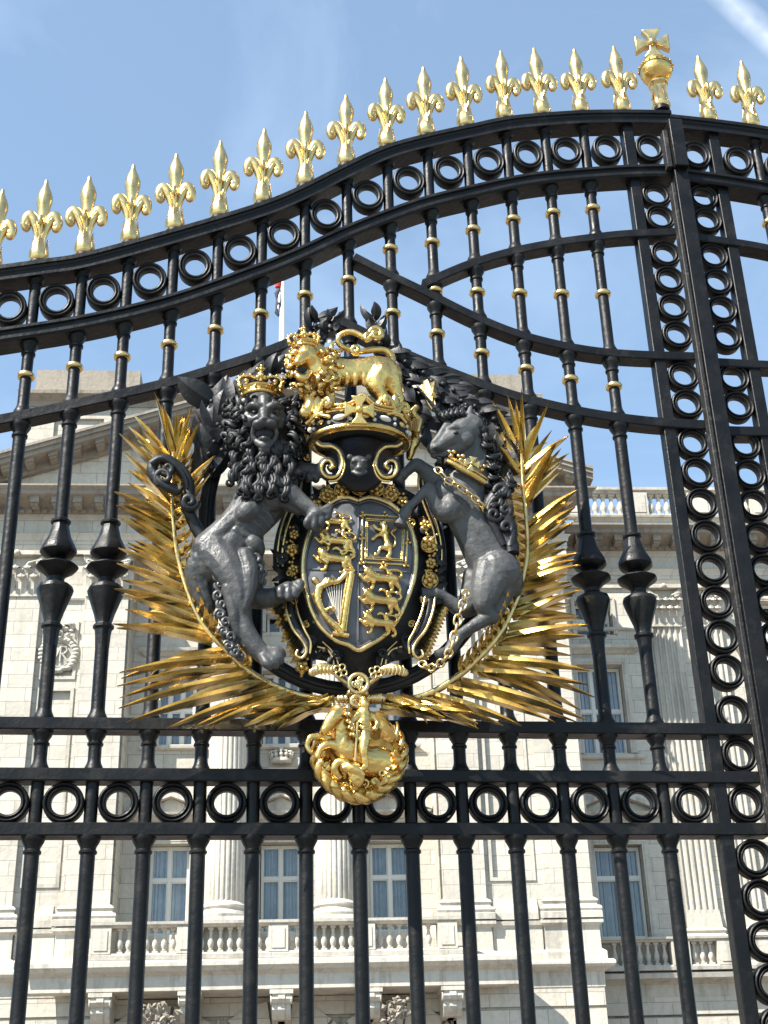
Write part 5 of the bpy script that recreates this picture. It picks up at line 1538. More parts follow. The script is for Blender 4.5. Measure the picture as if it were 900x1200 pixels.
for ring_, (rx, ry, dd, n, sz) in enumerate(((24,25,.300,14,8.5), (30,31,.288,17,10), (33,36,.270,19,11), (36,41,.245,20,11.5), (37,45,.215,20,12))):
    for k in range(n):
        a = 2*PI*(k+.5*(ring_ % 2))/n
        sx, sy = math.cos(a), math.sin(a)
        if sy < -.80 and ring_ > 0: continue
        if ring_ == 0 and abs(sx) < .55 and sy > .4: pass
        x, y = 311+rx*sx, 498+ry*sy+(6 if sy > 0 else 0)
        lock(x-sx*5, y-sy*5, dd+rnd.uniform(-.008, .012), sz*rnd.uniform(.85, 1.15), a+(.35 if sx < 0 else -.35)*-1*(1 if sy < .6 else .2), 1 if (k % 2) else -1, 3.3+ring_*.25, rnd.uniform(.45, .9))
for row, (y, x0, x1, n, dd) in enumerate(((526,288,334,7,.290), (537,280,342,9,.288), (549,276,346,10,.290), (561,276,342,9,.296), (571,282,334,7,.298))):
    for k in range(n):
        x = x0+(x1-x0)*(k+.5)/n+rnd.uniform(-2, 2)
        bulge = .03*(1-((x-312)/38)**2)
        lock(x, y-8+rnd.uniform(-3, 3), dd+bulge-.012, 12.5*rnd.uniform(.85, 1.15), PI/2+(x-311)/75*-1+rnd.uniform(-.25, .25), 1 if (k+row) % 2 else -1, 3.9, rnd.uniform(.6, 1.0))
b.build('mane', M['lead_dark'], lion, ang=70)
b = Clay()
for k, (x, y) in enumerate(((256,664), (254,676), (258,686), (256,698), (260,708), (258,720), (264,729), (262,740), (270,746), (268,757), (276,764), (300,655), (303,666), (302,676), (334,565), (327,558))):
    b.curl(x, y, .262 if x < 290 else .275, 6.2, 2.4, 1.4, rnd.uniform(0, 6), 1 if k % 2 else -1, .012)
    b.curl(x+4, y+5, .25 if x < 290 else .268, 5.0, 2.2, 1.3, rnd.uniform(0, 6), -1 if k % 2 else 1, .012)
b.build('leg_feathering', M['lead'], lion, ang=70)
b = Clay()
b.line([(243,640,.20,8), (233,624,.20,7.5), (224,606,.21,7.2), (219,592,.22,7.5), (222,577,.225,7), (219,562,.23,7), (210,549,.235,7), (197,540,.24,7.2), (184,540,.245,7), (178,550,.25,6.5), (183,562,.25,6.2), (196,570,.25,6), (208,572,.245,4.5)], 0, k=5, seg=10)
b.line([(177,544,.262,5), (190,537,.27,4.4), (206,546,.265,4), (217,560,.255,3), (220,572,.245,2)], 0, k=4, seg=8)
b.curl(192,560,.262,11,3.4,1.2,2.2,1,.01); b.curl(222,588,.238,10,4.2,1.4,0,1,.012); b.curl(196,549,.262,9,3.2,1.1,3.4,-1,.01)
b.line([(178,548,.25,5), (183,560,.258,5.5), (195,571,.262,5), (208,577,.255,4), (214,570,.25,1.5)], 0, k=4)
b.build('tail', M['lead_dark'], lion, ang=70)
# the lion's gold crown
def small_crown(px, py, d, w, m, parent, tilt=0.0, name='crown'):
    p = at(px, py, d); k = mpp(px, py, d)*w
    b = MB()
    ro = Matrix.Rotation(tilt, 3, 'Y')
    V = lambda x, y, z: p+ro@Vector((x*k, y*k, z*k))
    n = 36
    pr = [(.78,-.10), (.82,-.04), (.82,.02), (.78,.05), (.78,.20), (.84,.23), (.86,.29), (.82,.33), (.72,.33), (.70,-.10)]
    vs = []; fs = []; m_ = len(pr)
    for q in range(n):
        a = 2*PI*q/n
        for r, h in pr: vs.append(V(r*math.cos(a), r*math.sin(a)*.95, h))
    for q in range(n):
        for i in range(m_): fs.append((q*m_+i, q*m_+(i+1) % m_, ((q+1) % n)*m_+(i+1) % m_, ((q+1) % n)*m_+i))
    b.add(vs, fs)
    for q in range(8):
        a = -PI/2+2*PI*q/8
        r = .86; o = Vector((math.cos(a), math.sin(a), 0)); t = Vector((-math.sin(a), math.cos(a), 0))
        c = lambda u, z, f=0: V(*(o*(r+f+(.14*(z-.3)))+t*u+Vector((0, 0, z))))
        if q % 2 == 0:
            b.sphere(c(0, .56), .15*k, 10, 8); b.sphere(c(-.15, .47), .11*k, 8, 6); b.sphere(c(.15, .47), .11*k, 8, 6); b.sphere(c(0, .70), .10*k, 8, 6)
            b.tube([c(0, .3), c(0, .5)], .09*k, 8)
        else:
            b.sphere(c(0, .44), .12*k, 8, 6); b.tube([c(0, .28), c(0, .42)], .08*k, 8)
    for q in range(4):
        a = -PI/2+2*PI*q/4
        pts = [(.88, .60), (.95, .82), (.80, 1.02), (.48, 1.08), (.15, .98), (0, .94)]
        b.tube([V(r*math.cos(a), r*math.sin(a), z) for r, z in cat_rom(pts, 4)], .085*k, 8)
        for r, z in ((.97, .78), (.90, .96), (.68, 1.07), (.42, 1.09)): b.sphere(V(r*math.cos(a)*1.05, r*math.sin(a)*1.05, z+.05), .085*k, 8, 6)
    b.sphere(V(0, 0, 1.12), .19*k, 12, 8)
    for dx, dz, sx_, sz_ in ((0, .40, .10, .16), (-.13, .40, .10, .08), (.13, .40, .10, .08)): b.sphere(V(dx, 0, 1.12+dz-.05), 1, 8, 6, (sx_*k, .08*k, sz_*k))
    for q in range(10):
        a = 2*PI*q/10; b.sphere(V(.79*math.cos(a), .79*math.sin(a), .125), .075*k, 8, 6)
    return b.build(name, M[m], parent, ang=60)
small_crown(305, 466, .275, 27, 'gold', lion)

DZ = -.05
# ---------------------------------------------------------------- black unicorn on the right
uni = root_at(520, 775, 'unicorn', 'black chained unicorn rearing upright right of the shield', 'unicorn figure')
b = Clay()
# neck and trunk
b.limb([(548,508,.26,16), (555,524,.245,20), (554,542,.24,23), (546,562,.25,27), (541,582,.255,28), (546,603,.255,25), (557,627,.25,24), (571,650,.245,28), (582,668,.24,29)], 6)
b.ball(523,578,.275,17,20,16,-20); b.ball(536,596,.272,20,22,18,-30)
b.limb([(545,590,.27,16), (560,615,.272,16), (576,640,.268,17), (590,660,.262,18)], 5)          # near flank and croup
b.ball(586,668,.27,25,27,20,-15); b.ball(600,678,.235,13,24,18,-8)
# near hind leg
b.limb([(578,672,.27,25), (571,690,.278,20), (567,706,.275,13.5), (570,717,.268,10), (577,722,.262,9.5)], 5)
b.limb([(592,684,.245,16), (588,704,.25,10), (581,719,.258,8)], 4)                             # hamstring
b.limb([(577,722,.262,9.5), (566,727,.262,8.8), (553,735,.262,7.4), (541,743,.262,6.8), (534,750,.262,7.4), (530,757,.263,7.6), (525,763,.266,6.4)], 5)
# far hind leg stretched towards the shield
b.limb([(565,680,.215,24), (556,700,.205,18), (548,712,.20,12), (540,714,.20,10), (528,706,.205,8.5), (518,699,.21,8), (511,696,.215,8.4)], 5)
# near fore leg
b.limb([(532,592,.285,18), (524,600,.295,13.5), (514,598,.30,9.5), (507,584,.305,7.6), (504,573,.308,8.0), (498,576,.31,6.6), (489,585,.312,5.2), (480,593,.315,5.0), (475,600,.317,7.4), (472,606,.318,6.4)], 6)
# far fore leg
b.limb([(520,572,.225,16), (506,560,.225,12), (496,550,.225,9), (488,545,.228,8), (482,548,.23,6.5), (476,553,.232,6), (472,557,.234,6.6)], 5)
# head
b.limb([(549,502,.275,19), (541,507,.285,18), (532,512,.29,14.5), (522,518,.292,11.2), (514,523,.292,9.6), (508,526,.29,8.0)], 6)
b.ball(544,514,.30,12,13,10); b.limb([(540,523,.288,9), (528,529,.287,7), (514,533,.285,5.4), (508,533,.285,4.2)], 4)      # cheek, jaw
b.limb([(524,499,.305,5), (516,510,.308,4.4), (509,519,.306,4.2)], 4)                             # bridge of the nose
b.ball(511,524,.314,5,4.2,4); b.limb([(526,503,.318,3.2), (533,500.5,.330,3.8), (541,504,.322,3.2)], 4) # nostril, brow
b.limb([(531,512,.316,2.6), (524,517,.314,2.2), (517,521,.312,2)], 4)                             # cheek ridge
for (x, y, d) in ((548,488,.285), (538,486,.262)): b.limb([(x-1,y+8,d,5.2), (x+1,y,d,4.8), (x+3,y-8,d,3.0), (x+4,y-12,d,1.2)], 4)
body = sculpt(b, 'body', M['lead_pale'], uni, voxel=.0034, smooth=4, noise_amp=.0014, noise_scale=34)
b = Clay(); b.ball(534.5,507,.335,3.2,2.4,2.2); b.build('eye', M['lead_dark'], body)
b = Clay(); b.ball(510.5,524.5,.330,2.2,1.6,1.5); b.line([(505,530,.306), (513,530,.310), (521,527,.310)], .9); b.build('mouth', M['dark_room'], body)
def hoof(x, y, d, ang, w=7.5, l=13):
    b = MB(); k = mpp(x, y, d); p = at(x, y, d)
    ux, uz = math.cos(R_(ang)), -math.sin(R_(ang))
    A = Vector((ux, 0, uz))
    b.tube([p-A*l*.15*k, p+A*l*.1*k, p+A*l*.5*k, p+A*l*k, p+A*l*1.04*k], [w*.72*k, w*.86*k, w*.98*k, w*1.18*k, w*1.05*k], 14)
    return b.build('hoof', M['lead'], uni, ang=50)
hoof(525,762,.266,150,6.2,15); hoof(511,696,.215,176,7.4,17); hoof(473,604,.318,112,6.4,15); hoof(472,557,.234,118,6.2,13)
b = Clay()                                                  # twisted horn
n = 40; P0_ = Vector((526,497,.295)); P1_ = Vector((488,452,.345))
pts = [P0_+(P1_-P0_)*i/n for i in range(n+1)]
b.tube([at(*p) for p in pts], [mpp(526,497,.3)*(4.3-3.7*i/n)*(1+.12*math.sin(i*1.9)) for i in range(n+1)], 10)
b.build('horn', M['lead'], uni, ang=60)
rnd = random.Random(4)
_b = b = Clay()                                             # mane down the neck
for k in range(26):
    t = k/25
    x, y = 553+19*math.sin(t*1.9), 488+78*t
    lock(x, y, .272-.03*t+rnd.uniform(-.012, .02), 10*rnd.uniform(.8, 1.2), .5+.5*t+rnd.uniform(-.4, .4), 1 if k % 2 else -1, 3.4)
    lock(x+4, y+5, .25-.03*t+rnd.uniform(-.012, .02), 8*rnd.uniform(.8, 1.2), .8+.4*t+rnd.uniform(-.4, .4), -1 if k % 2 else 1, 3.4)
for k in range(9): lock(545-k*2.3, 488+(k%2)*3, .30, 7, -1.9-k*.12, 1 if k % 2 else -1, 2.8)
b.build('mane', M['lead_dark'], uni, ang=70)
b = Clay()                                                  # beard
for k in range(6): lock(513+k*4.4, 534+k*.6, .285, 7, 1.7, 1 if k % 2 else -1, 2.4)
b.build('beard', M['lead_dark'], uni, ang=70)
DZ = .03
b = Clay()                                                  # flame-like tail rising behind the back
b.line([(600,650,.215,9), (596,636,.205,11), (585,622,.20,11), (576,606,.205,10), (574,592,.21,9), (583,580,.215,9.5), (594,571,.22,9), (598,563,.225,3)], 0, k=5, seg=10)
b.line([(598,642,.225,6), (600,622,.22,7), (594,606,.225,8), (596,592,.23,5)], 0, k=5); b.line([(590,640,.225,5), (580,620,.225,6), (572,604,.23,5), (576,588,.235,4), (590,577,.24,5), (597,560,.24,1.5)], 0, k=5)
b.curl(579,603,.235,9,3.4,1.2,0,1,.012); b.curl(592,598,.235,8,3.4,1.3,2,-1,.012); b.curl(588,576,.238,9,3.4,1.1,3,1,.012); b.curl(593,618,.232,8,3.2,1.2,1,-1,.012)
for k in range(6): lock(576+k*4, 600-k*6, .225, 9, -1.1+rnd.uniform(-.5, .5), 1 if k % 2 else -1, 3.2)
b.build('tail', M['lead_dark'], uni, ang=70)
DZ = -.030
b = Clay()                                                  # coronet collar
b.line([(524,540,.305,3.2), (534,545,.312,3.6), (546,552,.312,3.8), (558,559,.305,3.8), (568,566,.285,3.4)], 0, k=5, seg=8)
b.line([(526,535,.305,1.6), (536,540,.314,1.8), (548,547,.314,1.8), (560,554,.306,1.8), (570,561,.285,1.6)], 0, k=5, seg=8)
for (x, y) in ((529,533), (540,538), (565,550)):
    for q in range(3): b.ball(x+3*math.cos(q*2.1-.5), y+3*math.sin(q*2.1-.5)-2, .313, 2.6)
b.build('collar', M['gold'], uni, ang=60)
bevel(cross_pattee(at(553, 544, .318), 9*mpp(553, 544, .3), .006, (-.15, -1, -.1), (.25, 0, 1)).build('collar_cross', M['gold'], uni, ang=30), .002)
def chain(path, n, m='gold_pale'):
    c = cat_rom(path, 12); L_ = len(c)-1
    for k in range(n):
        i = int(L_*k/n); j = int(L_*(k+1)/n)
        A, B = at(*c[i]), at(*c[j]); t = (B-A); l = t.length; t.normalize()
        side = Vector((0, -1, 0)) if k % 2 else t.cross(Vector((0, -1, 0))).normalized()
        side = (side-t*side.dot(t)).normalized()
        mid = (A+B)/2; hl = l*.66; hw = .0085 if m else 0
        b = MB(); pts = []
        for q in range(21):
            a = 2*PI*q/20
            pts.append(mid+t*hl*math.copysign(abs(math.cos(a))**.75, math.cos(a))+side*.0125*math.sin(a))
        b.tube(pts, .0042, 7)
        b.build('chain_link', M[m], uni, ang=70)
DZ = -.012
chain([(512,549,.30), (522,561,.318), (536,569,.320), (550,579,.312), (562,590,.295), (571,600,.262)], 9)
chain([(546,692,.31), (544,704,.31), (538,720,.31), (534,738,.31), (529,758,.312), (522,772,.30), (512,780,.28), (502,783,.26), (493,776,.24)], 15)

DZ = .10
# ---------------------------------------------------------------- gold lion on the crown
crest = root_at(418, 474, 'crest_lion', 'gilded crowned lion standing on the top of the large crown', 'lion figure')
b = Clay()
b.limb([(374,428,.235,19), (388,434,.235,19), (404,437,.23,17), (422,436,.225,16.5), (438,434,.22,18), (450,436,.215,19)], 6)
b.limb([(368,418,.25,18), (372,432,.25,20), (376,444,.245,17)], 5)                              # maned neck and chest
b.ball(360,419,.275,15,17,15); b.limb([(357,418,.300,8), (352,422,.318,7), (349,425,.326,6)], 4); b.limb([(347,437,.305,4), (352,443,.318,4.6), (358,443,.312,4.4), (363,436,.30,4)], 4)
b.ball(349,427,.325,4,3,4); b.ball(356,437,.30,7,4,6); b.ball(365,412,.285,4,5,4); b.ball(350,411,.285,4,4,4)
for (x, y) in ((353,416), (363,417)): b.ball(x,y,.302,3.4,2.2,3)
b.limb([(366,446,.25,11), (362,458,.255,9), (364,470,.26,8), (362,480,.262,8), (357,484,.27,7)], 5)
b.limb([(384,446,.245,12), (384,458,.245,9), (386,470,.25,8), (386,478,.252,8), (381,482,.26,7)], 5)
b.limb([(446,440,.235,17), (440,452,.24,12), (446,462,.24,8.5), (450,470,.24,7.5), (445,475,.245,7)], 5)
b.limb([(456,440,.22,16), (460,452,.22,12), (465,462,.22,8.5), (466,470,.22,7.5), (461,476,.225,7)], 5)
for k in range(4): b.limb([(395+k*10,424+k*.3,.262-k*.004,4), (397+k*10,440,.266-k*.004,4), (396+k*10,450,.255-k*.004,3)], 4)
body = sculpt(b, 'body', M['gold'], crest, voxel=.0042, smooth=2, noise_amp=.0018, noise_scale=34)
_b = b = Clay()
for ring_, (rx, ry, dd, n) in enumerate(((15,15,.292,11), (18,20,.282,13), (22,25,.266,15), (25,31,.245,16))):
    for k in range(n):
        a = 2*PI*(k+.5*(ring_ % 2))/n
        if math.sin(a) < -.75: continue
        lock(362+rx*math.cos(a)+ring_*3, 424+ry*math.sin(a)+ring_*3, dd, 6.4*rnd.uniform(.8, 1.2), a, 1 if k % 2 else -1, 2.7, rnd.uniform(.3, .6))
b.build('mane', M['gold'], crest, ang=70)
b = Clay(); b.ball(354,434,.312,6.2,4.6,5); b.build('mouth', M['dark_room'], body)
b = Clay()
b.line([(458,430,.205,4.2), (460,419,.20,4), (452,411,.20,4), (438,410,.205,4), (420,412,.21,3.6), (404,408,.215,3.4), (396,400,.22,3.4), (400,392,.225,3.4), (412,389,.23,3.6), (424,394,.235,3.6), (432,398,.24,4.5)], 0, k=6, seg=10)
b.curl(441,392,.235,9,3.6,1.3,2.6,1,.012); b.curl(432,396,.24,6,2.8,1.2,0,-1,.012); b.line([(432,398,.235,4), (440,390,.24,5), (447,386,.24,1)], 0, k=4); b.curl(417,410,.22,6,2.6,1.3,1,1,.01)
b.build('tail', M['gold'], crest, ang=70)
small_crown(357, 409, .272, 19, 'gold', crest, -.10)

DZ = 0.0
# ---------------------------------------------------------------- St George medallion
med = root_at(420, 940, 'medallion', 'gilded medallion of a mounted knight spearing a dragon, hanging below the palms', 'medallion')
b = Clay()
b.limb([(398,856,.21,15), (404,874,.22,18), (416,886,.21,17), (432,892,.205,18), (446,894,.20,19), (452,904,.19,14)], 5)   # horse
b.limb([(400,862,.22,15), (400,848,.23,12), (396,838,.24,9.5)], 4); b.limb([(397,835,.25,10), (391,841,.262,9), (385,849,.268,7), (380,856,.268,5.4)], 4); b.ball(390,840,.272,4,3,4); b.limb([(379,854,.278,2.4), (381,858,.276,2)],3)
b.limb([(397,829,.24,3), (398,824,.24,1.5)], 3); b.limb([(390,829,.24,2.6), (390,824,.24,1.3)], 3)
b.limb([(398,876,.235,8), (386,872,.25,5.5), (376,877,.255,4), (372,887,.255,3.6)], 4); b.limb([(392,868,.22,7), (378,864,.235,5), (365,864,.24,4), (360,873,.24,3.4), (364,881,.24,3.6)], 4)
b.limb([(452,902,.19,12), (458,916,.195,7), (448,924,.20,4.6), (436,930,.205,4), (428,934,.21,4)], 4)
horse = sculpt(b, 'horse', M['gold'], med, voxel=.0034, smooth=2, noise_amp=.0014, noise_scale=45)
b = Clay()
for k in range(9): lock(403+k*.9, 829+k*4.0, .255, 5, .4+rnd.uniform(-.3, .5), 1 if k % 2 else -1, 2.0)
b.build('horse_mane', M['gold'], med, ang=70)
b = MB(); domed(b, [(421+52*math.cos(2*PI*k/40), 884+52*math.sin(2*PI*k/40)) for k in range(40)], .175, .150, 421, 884, rings=5, back=.03); b.build('bowl', M['gold_dull'], med, ang=60)
b = Clay()                                                  # rider
for k in range(6): b.limb([(420+k*2.6,857,.255,1.7), (419+k*3.0,866,.262,1.7)], 3)                  # skirt of the armour
b.limb([(421,846,.258,2), (427,848,.264,2), (433,846,.258,2)], 3); b.limb([(420,852,.26,1.8), (427,854,.266,1.8), (434,852,.26,1.8)], 3)
b.limb([(426,838,.235,10), (427,850,.24,9), (428,860,.24,9.5)], 4); b.ball(427,826,.245,6.5,7.5,6.5); b.ball(426,820,.24,5,4,5)
b.limb([(420,838,.25,4.6), (412,846,.262,3.8), (414,856,.27,3.2)], 4); b.limb([(434,838,.235,4.6), (442,846,.24,3.8), (440,854,.25,3.0)], 4)
b.limb([(428,862,.25,8), (426,876,.262,6.6), (427,888,.262,4.8), (428,898,.26,3.8), (423,902,.265,3.4)], 4)
sculpt(b, 'rider', M['gold'], med, voxel=.003, smooth=2, noise_amp=.001, noise_scale=60)
b = Clay(); b.line([(419,846,.272,1.5), (416,892,.262,1.3)], 0, smooth=False); b.build('lance', M['gold_pale'], med)
b = Clay()                                                  # cloak
for k in range(5): b.leaf((436,838+k,.225), (452+k*4,846+k*7,.20+.012*(k % 2)), 7, (6, -8, .04), 3, 9, face=(.2*(k-2), -1, .3))
b.build('cloak', M['gold'], med, ang=35)
b = Clay()                                                  # dragon coiled round the rim
core = [(374,868,.20,3), (371,886,.20,6), (377,904,.20,8.5), (390,920,.20,10), (406,930,.20,10), (424,933,.20,10), (442,928,.195,9), (457,916,.19,8), (467,900,.19,7), (471,882,.19,6), (467,866,.195,5), (461,850,.20,2.5)]
cc = cat_rom(core, 8); n = len(cc)
for s_ in range(3):                                          # three strands of wing, tail and drapery twisted together
    b.line([(x+(x-421)*.10*math.sin(i*.33+s_*2.1), y+(y-884)*.10*math.sin(i*.33+s_*2.1), d+.022*math.cos(i*.33+s_*2.1), r*.62) for i, (x, y, d, r) in enumerate(cc)], 0, k=1, seg=9, smooth=False)
b.line([(x, y, d-.015, r*.8) for x, y, d, r in cc], 0, k=1, seg=9, smooth=False)
rq = random.Random(8)
for k in range(34):
    a = -.35+k*.118; r0 = rq.uniform(38, 47)
    b.leaf((421+r0*math.cos(a), 884+r0*math.sin(a), .225), (421+(r0+rq.uniform(-6, 10))*math.cos(a+rq.uniform(.16, .34)), 884+(r0+rq.uniform(-6, 10))*math.sin(a+rq.uniform(.16, .34)), .225), rq.uniform(3, 5), (rq.uniform(-3, 3), 0, .02), 3, 6, face=(rq.uniform(-.6, .6), -1, rq.uniform(-.4, .6)))
for k in range(9):
    a = .1+k*.33; b.curl(421+rq.uniform(33, 42)*math.cos(a), 884+rq.uniform(33, 42)*math.sin(a), .225, rq.uniform(4, 6.5), 1.7, 1.2, a, 1 if k % 2 else -1, .01)
b.line([(398,912,.225,6), (392,902,.235,5.4), (396,894,.24,5.4), (404,894,.245,5.2), (410,900,.25,5)], 0, k=5, seg=10)
for k in range(15):
    a = .3+k*.21; b.leaf((421+46*math.cos(a),882+46*math.sin(a),.20), (421+54*math.cos(a+.12),882+54*math.sin(a+.12),.20), 4.5, (0, 0, .0), 3, 5)
for k in range(12):
    a = .4+k*.22; b.ball(421+44*math.cos(a)+random.uniform(-2, 2),882+44*math.sin(a),.222,4.5,3.5,3,k*20)
b.build('dragon', M['gold'], med, ang=60)
b = Clay(); b.limb([(404,900,.25,6), (413,901,.258,7), (420,904,.262,5), (425,908,.262,3.6)], 4); b.limb([(412,908,.256,4), (420,912,.26,3)], 3)
for k in range(4): b.ball(408+k*4,895+(k % 2)*2,.262,2.6)
b.limb([(414,912,.25,6), (420,918,.25,5), (424,912,.255,4)], 4)
sculpt(b, 'dragon_head', M['gold'], med, voxel=.003, smooth=1, noise_amp=.0016, noise_scale=80)
b = Clay()
b.line([(420+11*math.cos(2*PI*q/24),801+11*math.sin(2*PI*q/24),.215) for q in range(25)], 2.6, k=1, seg=9, smooth=False)
for k in range(9): b.curl(420+random.uniform(-5, 5),801+random.uniform(-5, 5),.215,3.6,1.3,1.2,k,1,.004)
b.build('suspension_loop', M['gold_pale'], med, ang=70)
b = Clay(); b.line([(418+6*math.cos(2*PI*q/20),822+6*math.sin(2*PI*q/20),.235) for q in range(21)], 3.0, k=1, seg=9, smooth=False); b.ball(418,822,.2,9,9,5)
b.limb([(398,819,.17,5), (440,819,.175,6.5), (447,819,.175,6.5)], 4); b.limb([(410,812,.2,4), (428,812,.2,4)], 3)
b.build('binding', M['gold_pale'], med, ang=70)
b = Clay(); b.line([(448,815,.19), (448,824,.19)], 1.0); b.build('binding_band', M['iron'], med)
# ================================================================== light, sky, ground
def sheet(name, m, x0, x1, y0, y1, z, n=1):
    b = MB(); b.add([(x0,y0,z),(x1,y0,z),(x1,y1,z),(x0,y1,z)], [(0,1,2,3)])
    return tag(b.build(name, m, None, smooth=False), kind='structure')
# pieces of one casting that stand apart become parts of their own
def split_parts(names, tol):
    from collections import defaultdict
    for o in [o for o in bpy.data.objects if o.type == 'MESH' and o.name.split('.')[0] in names]:
        me = o.data; nv = len(me.vertices); par = list(range(nv))
        def find(a):
            while par[a] != a: par[a] = par[par[a]]; a = par[a]
            return a
        for e in me.edges:
            a, c = find(e.vertices[0]), find(e.vertices[1])
            if a != c: par[a] = c
        isl = defaultdict(list)
        for i in range(nv): isl[find(i)].append(i)
        boxes = []
        for k, vs in isl.items():
            cs = [me.vertices[i].co for i in vs]
            boxes.append(([min(c[q] for c in cs)-tol for q in range(3)], [max(c[q] for c in cs)+tol for q in range(3)], vs))
        grp = list(range(len(boxes)))
        def g(a):
            while grp[a] != a: grp[a] = grp[grp[a]]; a = grp[a]
            return a
        for i in range(len(boxes)):
            for j in range(i):
                if all(boxes[i][0][q] <= boxes[j][1][q] and boxes[j][0][q] <= boxes[i][1][q] for q in range(3)): grp[g(i)] = g(j)
        sets = defaultdict(list)
        for i, bx in enumerate(boxes): sets[g(i)] += bx[2]
        if len(sets) < 2: continue
        owner = {}
        for k, vs in sets.items():
            for i in vs: owner[i] = k
        fs = defaultdict(list)
        for f in me.polygons: fs[owner[f.vertices[0]]].append(f)
        ms = list(me.materials)
        sharp = me.attributes.get('sharp_edge')
        first = True
        for k, vs in sets.items():
            mp_ = {v: i for i, v in enumerate(vs)}
            nm = bpy.data.meshes.new(me.name)
            nm.from_pydata([tuple(me.vertices[v].co) for v in vs], [], [[mp_[v] for v in f.vertices] for f in fs[k]])
            for f, s in zip(nm.polygons, fs[k]): f.use_smooth = s.use_smooth
            bm = bmesh.new(); bm.from_mesh(nm)
            for e in bm.edges: e.smooth = len(e.link_faces) == 2 and e.calc_face_angle(0) < .65
            bm.to_mesh(nm); bm.free()
            for m in ms: nm.materials.append(m)
            if first: o.data = nm; first = False
            else:
                c = o.copy(); c.data = nm; COL.objects.link(c)
split_parts({'window_surround', 'string_course', 'parapet', 'fringe', 'pilaster_base', 'rusticated_base', 'laurel_leaves', 'gilt_roses', 'leg_feathering', 'roof'}, .02)
split_parts({'side_scroll', 'jewel', 'gilt_tendril'}, .001)
sheet('ground', M['pavement'], -3000, 3000, -3000, 3000, 0.0)
sheet('forecourt', M['gravel'], -60, 70, .9, 36.5, .004)
b = MB(); b.box(-60, 70, .55, .85, -.05, .12); tag(b.build('kerb', M['kerb'], None), kind='structure')

SUN_AZ, SUN_EL = R_(54), R_(49)     # to the left of the view straight at the gate, behind the camera
ts = Vector((-math.sin(SUN_AZ)*math.cos(SUN_EL), -math.cos(SUN_AZ)*math.cos(SUN_EL), math.sin(SUN_EL)))
sd = bpy.data.lights.new('sun', 'SUN'); sd.energy = 5.0; sd.angle = R_(.53); sd.color = (1, .955, .88)
so = bpy.data.objects.new('sun', sd); COL.objects.link(so)
so.rotation_euler = ts.to_track_quat('Z', 'Y').to_euler()
so.location = (-20, -20, 30)
w = bpy.data.worlds.new('World'); sc.world = w; w.use_nodes = True
nt = w.node_tree; N = nt.nodes.new; L = nt.links.new
bg = nt.nodes['Background']; bg.inputs['Strength'].default_value = .09
sky = N('ShaderNodeTexSky'); sky.sky_type = 'NISHITA'; sky.sun_disc = False
sky.sun_elevation = SUN_EL; sky.sun_rotation = math.atan2(ts.x, ts.y)
sky.air_density = 1.0; sky.dust_density = .4; sky.ozone_density = 1.2
# thin high cloud
tc = N('ShaderNodeTexCoord')
mp = N('ShaderNodeMapping'); mp.inputs['Scale'].default_value = (1.6, 1.6, 3.2); L(tc.outputs['Generated'], mp.inputs[0])
n1 = N('ShaderNodeTexNoise'); n1.inputs['Scale'].default_value = 2.3; n1.inputs['Detail'].default_value = 9; n1.inputs['Roughness'].default_value = .58; n1.inputs['Distortion'].default_value = .6
L(mp.outputs[0], n1.inputs['Vector'])
r1 = N('ShaderNodeMapRange'); r1.inputs['From Min'].default_value = .45; r1.inputs['From Max'].default_value = .85; r1.inputs['To Min'].default_value = .13; r1.inputs['To Max'].default_value = .34
L(n1.outputs['Fac'], r1.inputs['Value'])
mx = N('ShaderNodeMix'); mx.data_type = 'RGBA'; L(r1.outputs['Result'], mx.inputs[0]); mx.inputs[7].default_value = (6.4, 7.6, 9.2, 1)
tint = N('ShaderNodeMix'); tint.data_type = 'RGBA'; tint.blend_type = 'MULTIPLY'; tint.inputs[0].default_value = 1; tint.inputs[7].default_value = (.90, 1.10, 1.10, 1)
L(sky.outputs[0], tint.inputs[6]); L(tint.outputs[2], mx.inputs[6])
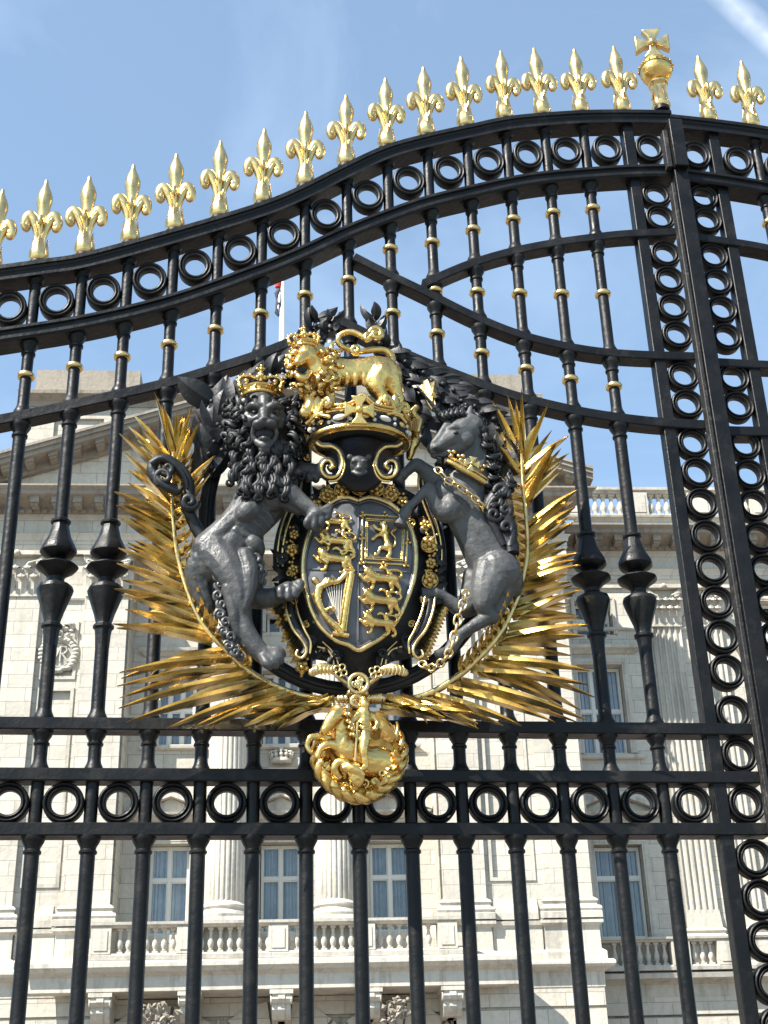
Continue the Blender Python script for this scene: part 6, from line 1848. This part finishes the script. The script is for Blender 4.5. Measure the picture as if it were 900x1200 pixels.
# one thin cirrus streak, a great-circle band in the sky
def direction(px, py): return (FWD+RGT*((px-450)/CF)-UPV*((py-600)/CF)).normalized()
dA, dB = direction(832, -20), direction(935, 75)
nrm = dA.cross(dB).normalized(); mid = (dA+dB).normalized()
def vdot(v):
    n = N('ShaderNodeVectorMath'); n.operation = 'DOT_PRODUCT'; n.inputs[1].default_value = v; return n
nn = N('ShaderNodeVectorMath'); nn.operation = 'NORMALIZE'; L(tc.outputs['Generated'], nn.inputs[0])
n3 = N('ShaderNodeTexNoise'); n3.inputs['Scale'].default_value = 60; n3.inputs['Detail'].default_value = 7; L(nn.outputs[0], n3.inputs['Vector'])
d1 = vdot(nrm); L(nn.outputs[0], d1.inputs[0]); ab = N('ShaderNodeMath'); ab.operation = 'ABSOLUTE'; L(d1.outputs['Value'], ab.inputs[0])
b1 = N('ShaderNodeMapRange'); b1.inputs['From Min'].default_value = .011; b1.inputs['From Max'].default_value = .0; L(ab.outputs[0], b1.inputs['Value'])
d2 = vdot(mid); L(nn.outputs[0], d2.inputs[0])
b2_ = N('ShaderNodeMapRange'); b2_.inputs['From Min'].default_value = .984; b2_.inputs['From Max'].default_value = .999; L(d2.outputs['Value'], b2_.inputs['Value'])
m1 = N('ShaderNodeMath'); m1.operation = 'MULTIPLY'; L(b1.outputs[0], m1.inputs[0]); L(b2_.outputs[0], m1.inputs[1])
m2_ = N('ShaderNodeMath'); m2_.operation = 'MULTIPLY'; L(m1.outputs[0], m2_.inputs[0]); L(n3.outputs['Fac'], m2_.inputs[1])
mx2 = N('ShaderNodeMix'); mx2.data_type = 'RGBA'; m3_ = N('ShaderNodeMath'); m3_.operation = 'MULTIPLY'; m3_.inputs[1].default_value = .55; L(m2_.outputs[0], m3_.inputs[0]); L(m3_.outputs[0], mx2.inputs[0]); L(mx.outputs[2], mx2.inputs[6]); mx2.inputs[7].default_value = (9.0, 9.4, 9.8, 1)
L(mx2.outputs[2], bg.inputs['Color'])
sc.view_settings.view_transform = 'Standard'; sc.view_settings.look = 'None'
sc.view_settings.exposure = 1.25; sc.view_settings.gamma = 1; sc.view_settings.use_curve_mapping = False
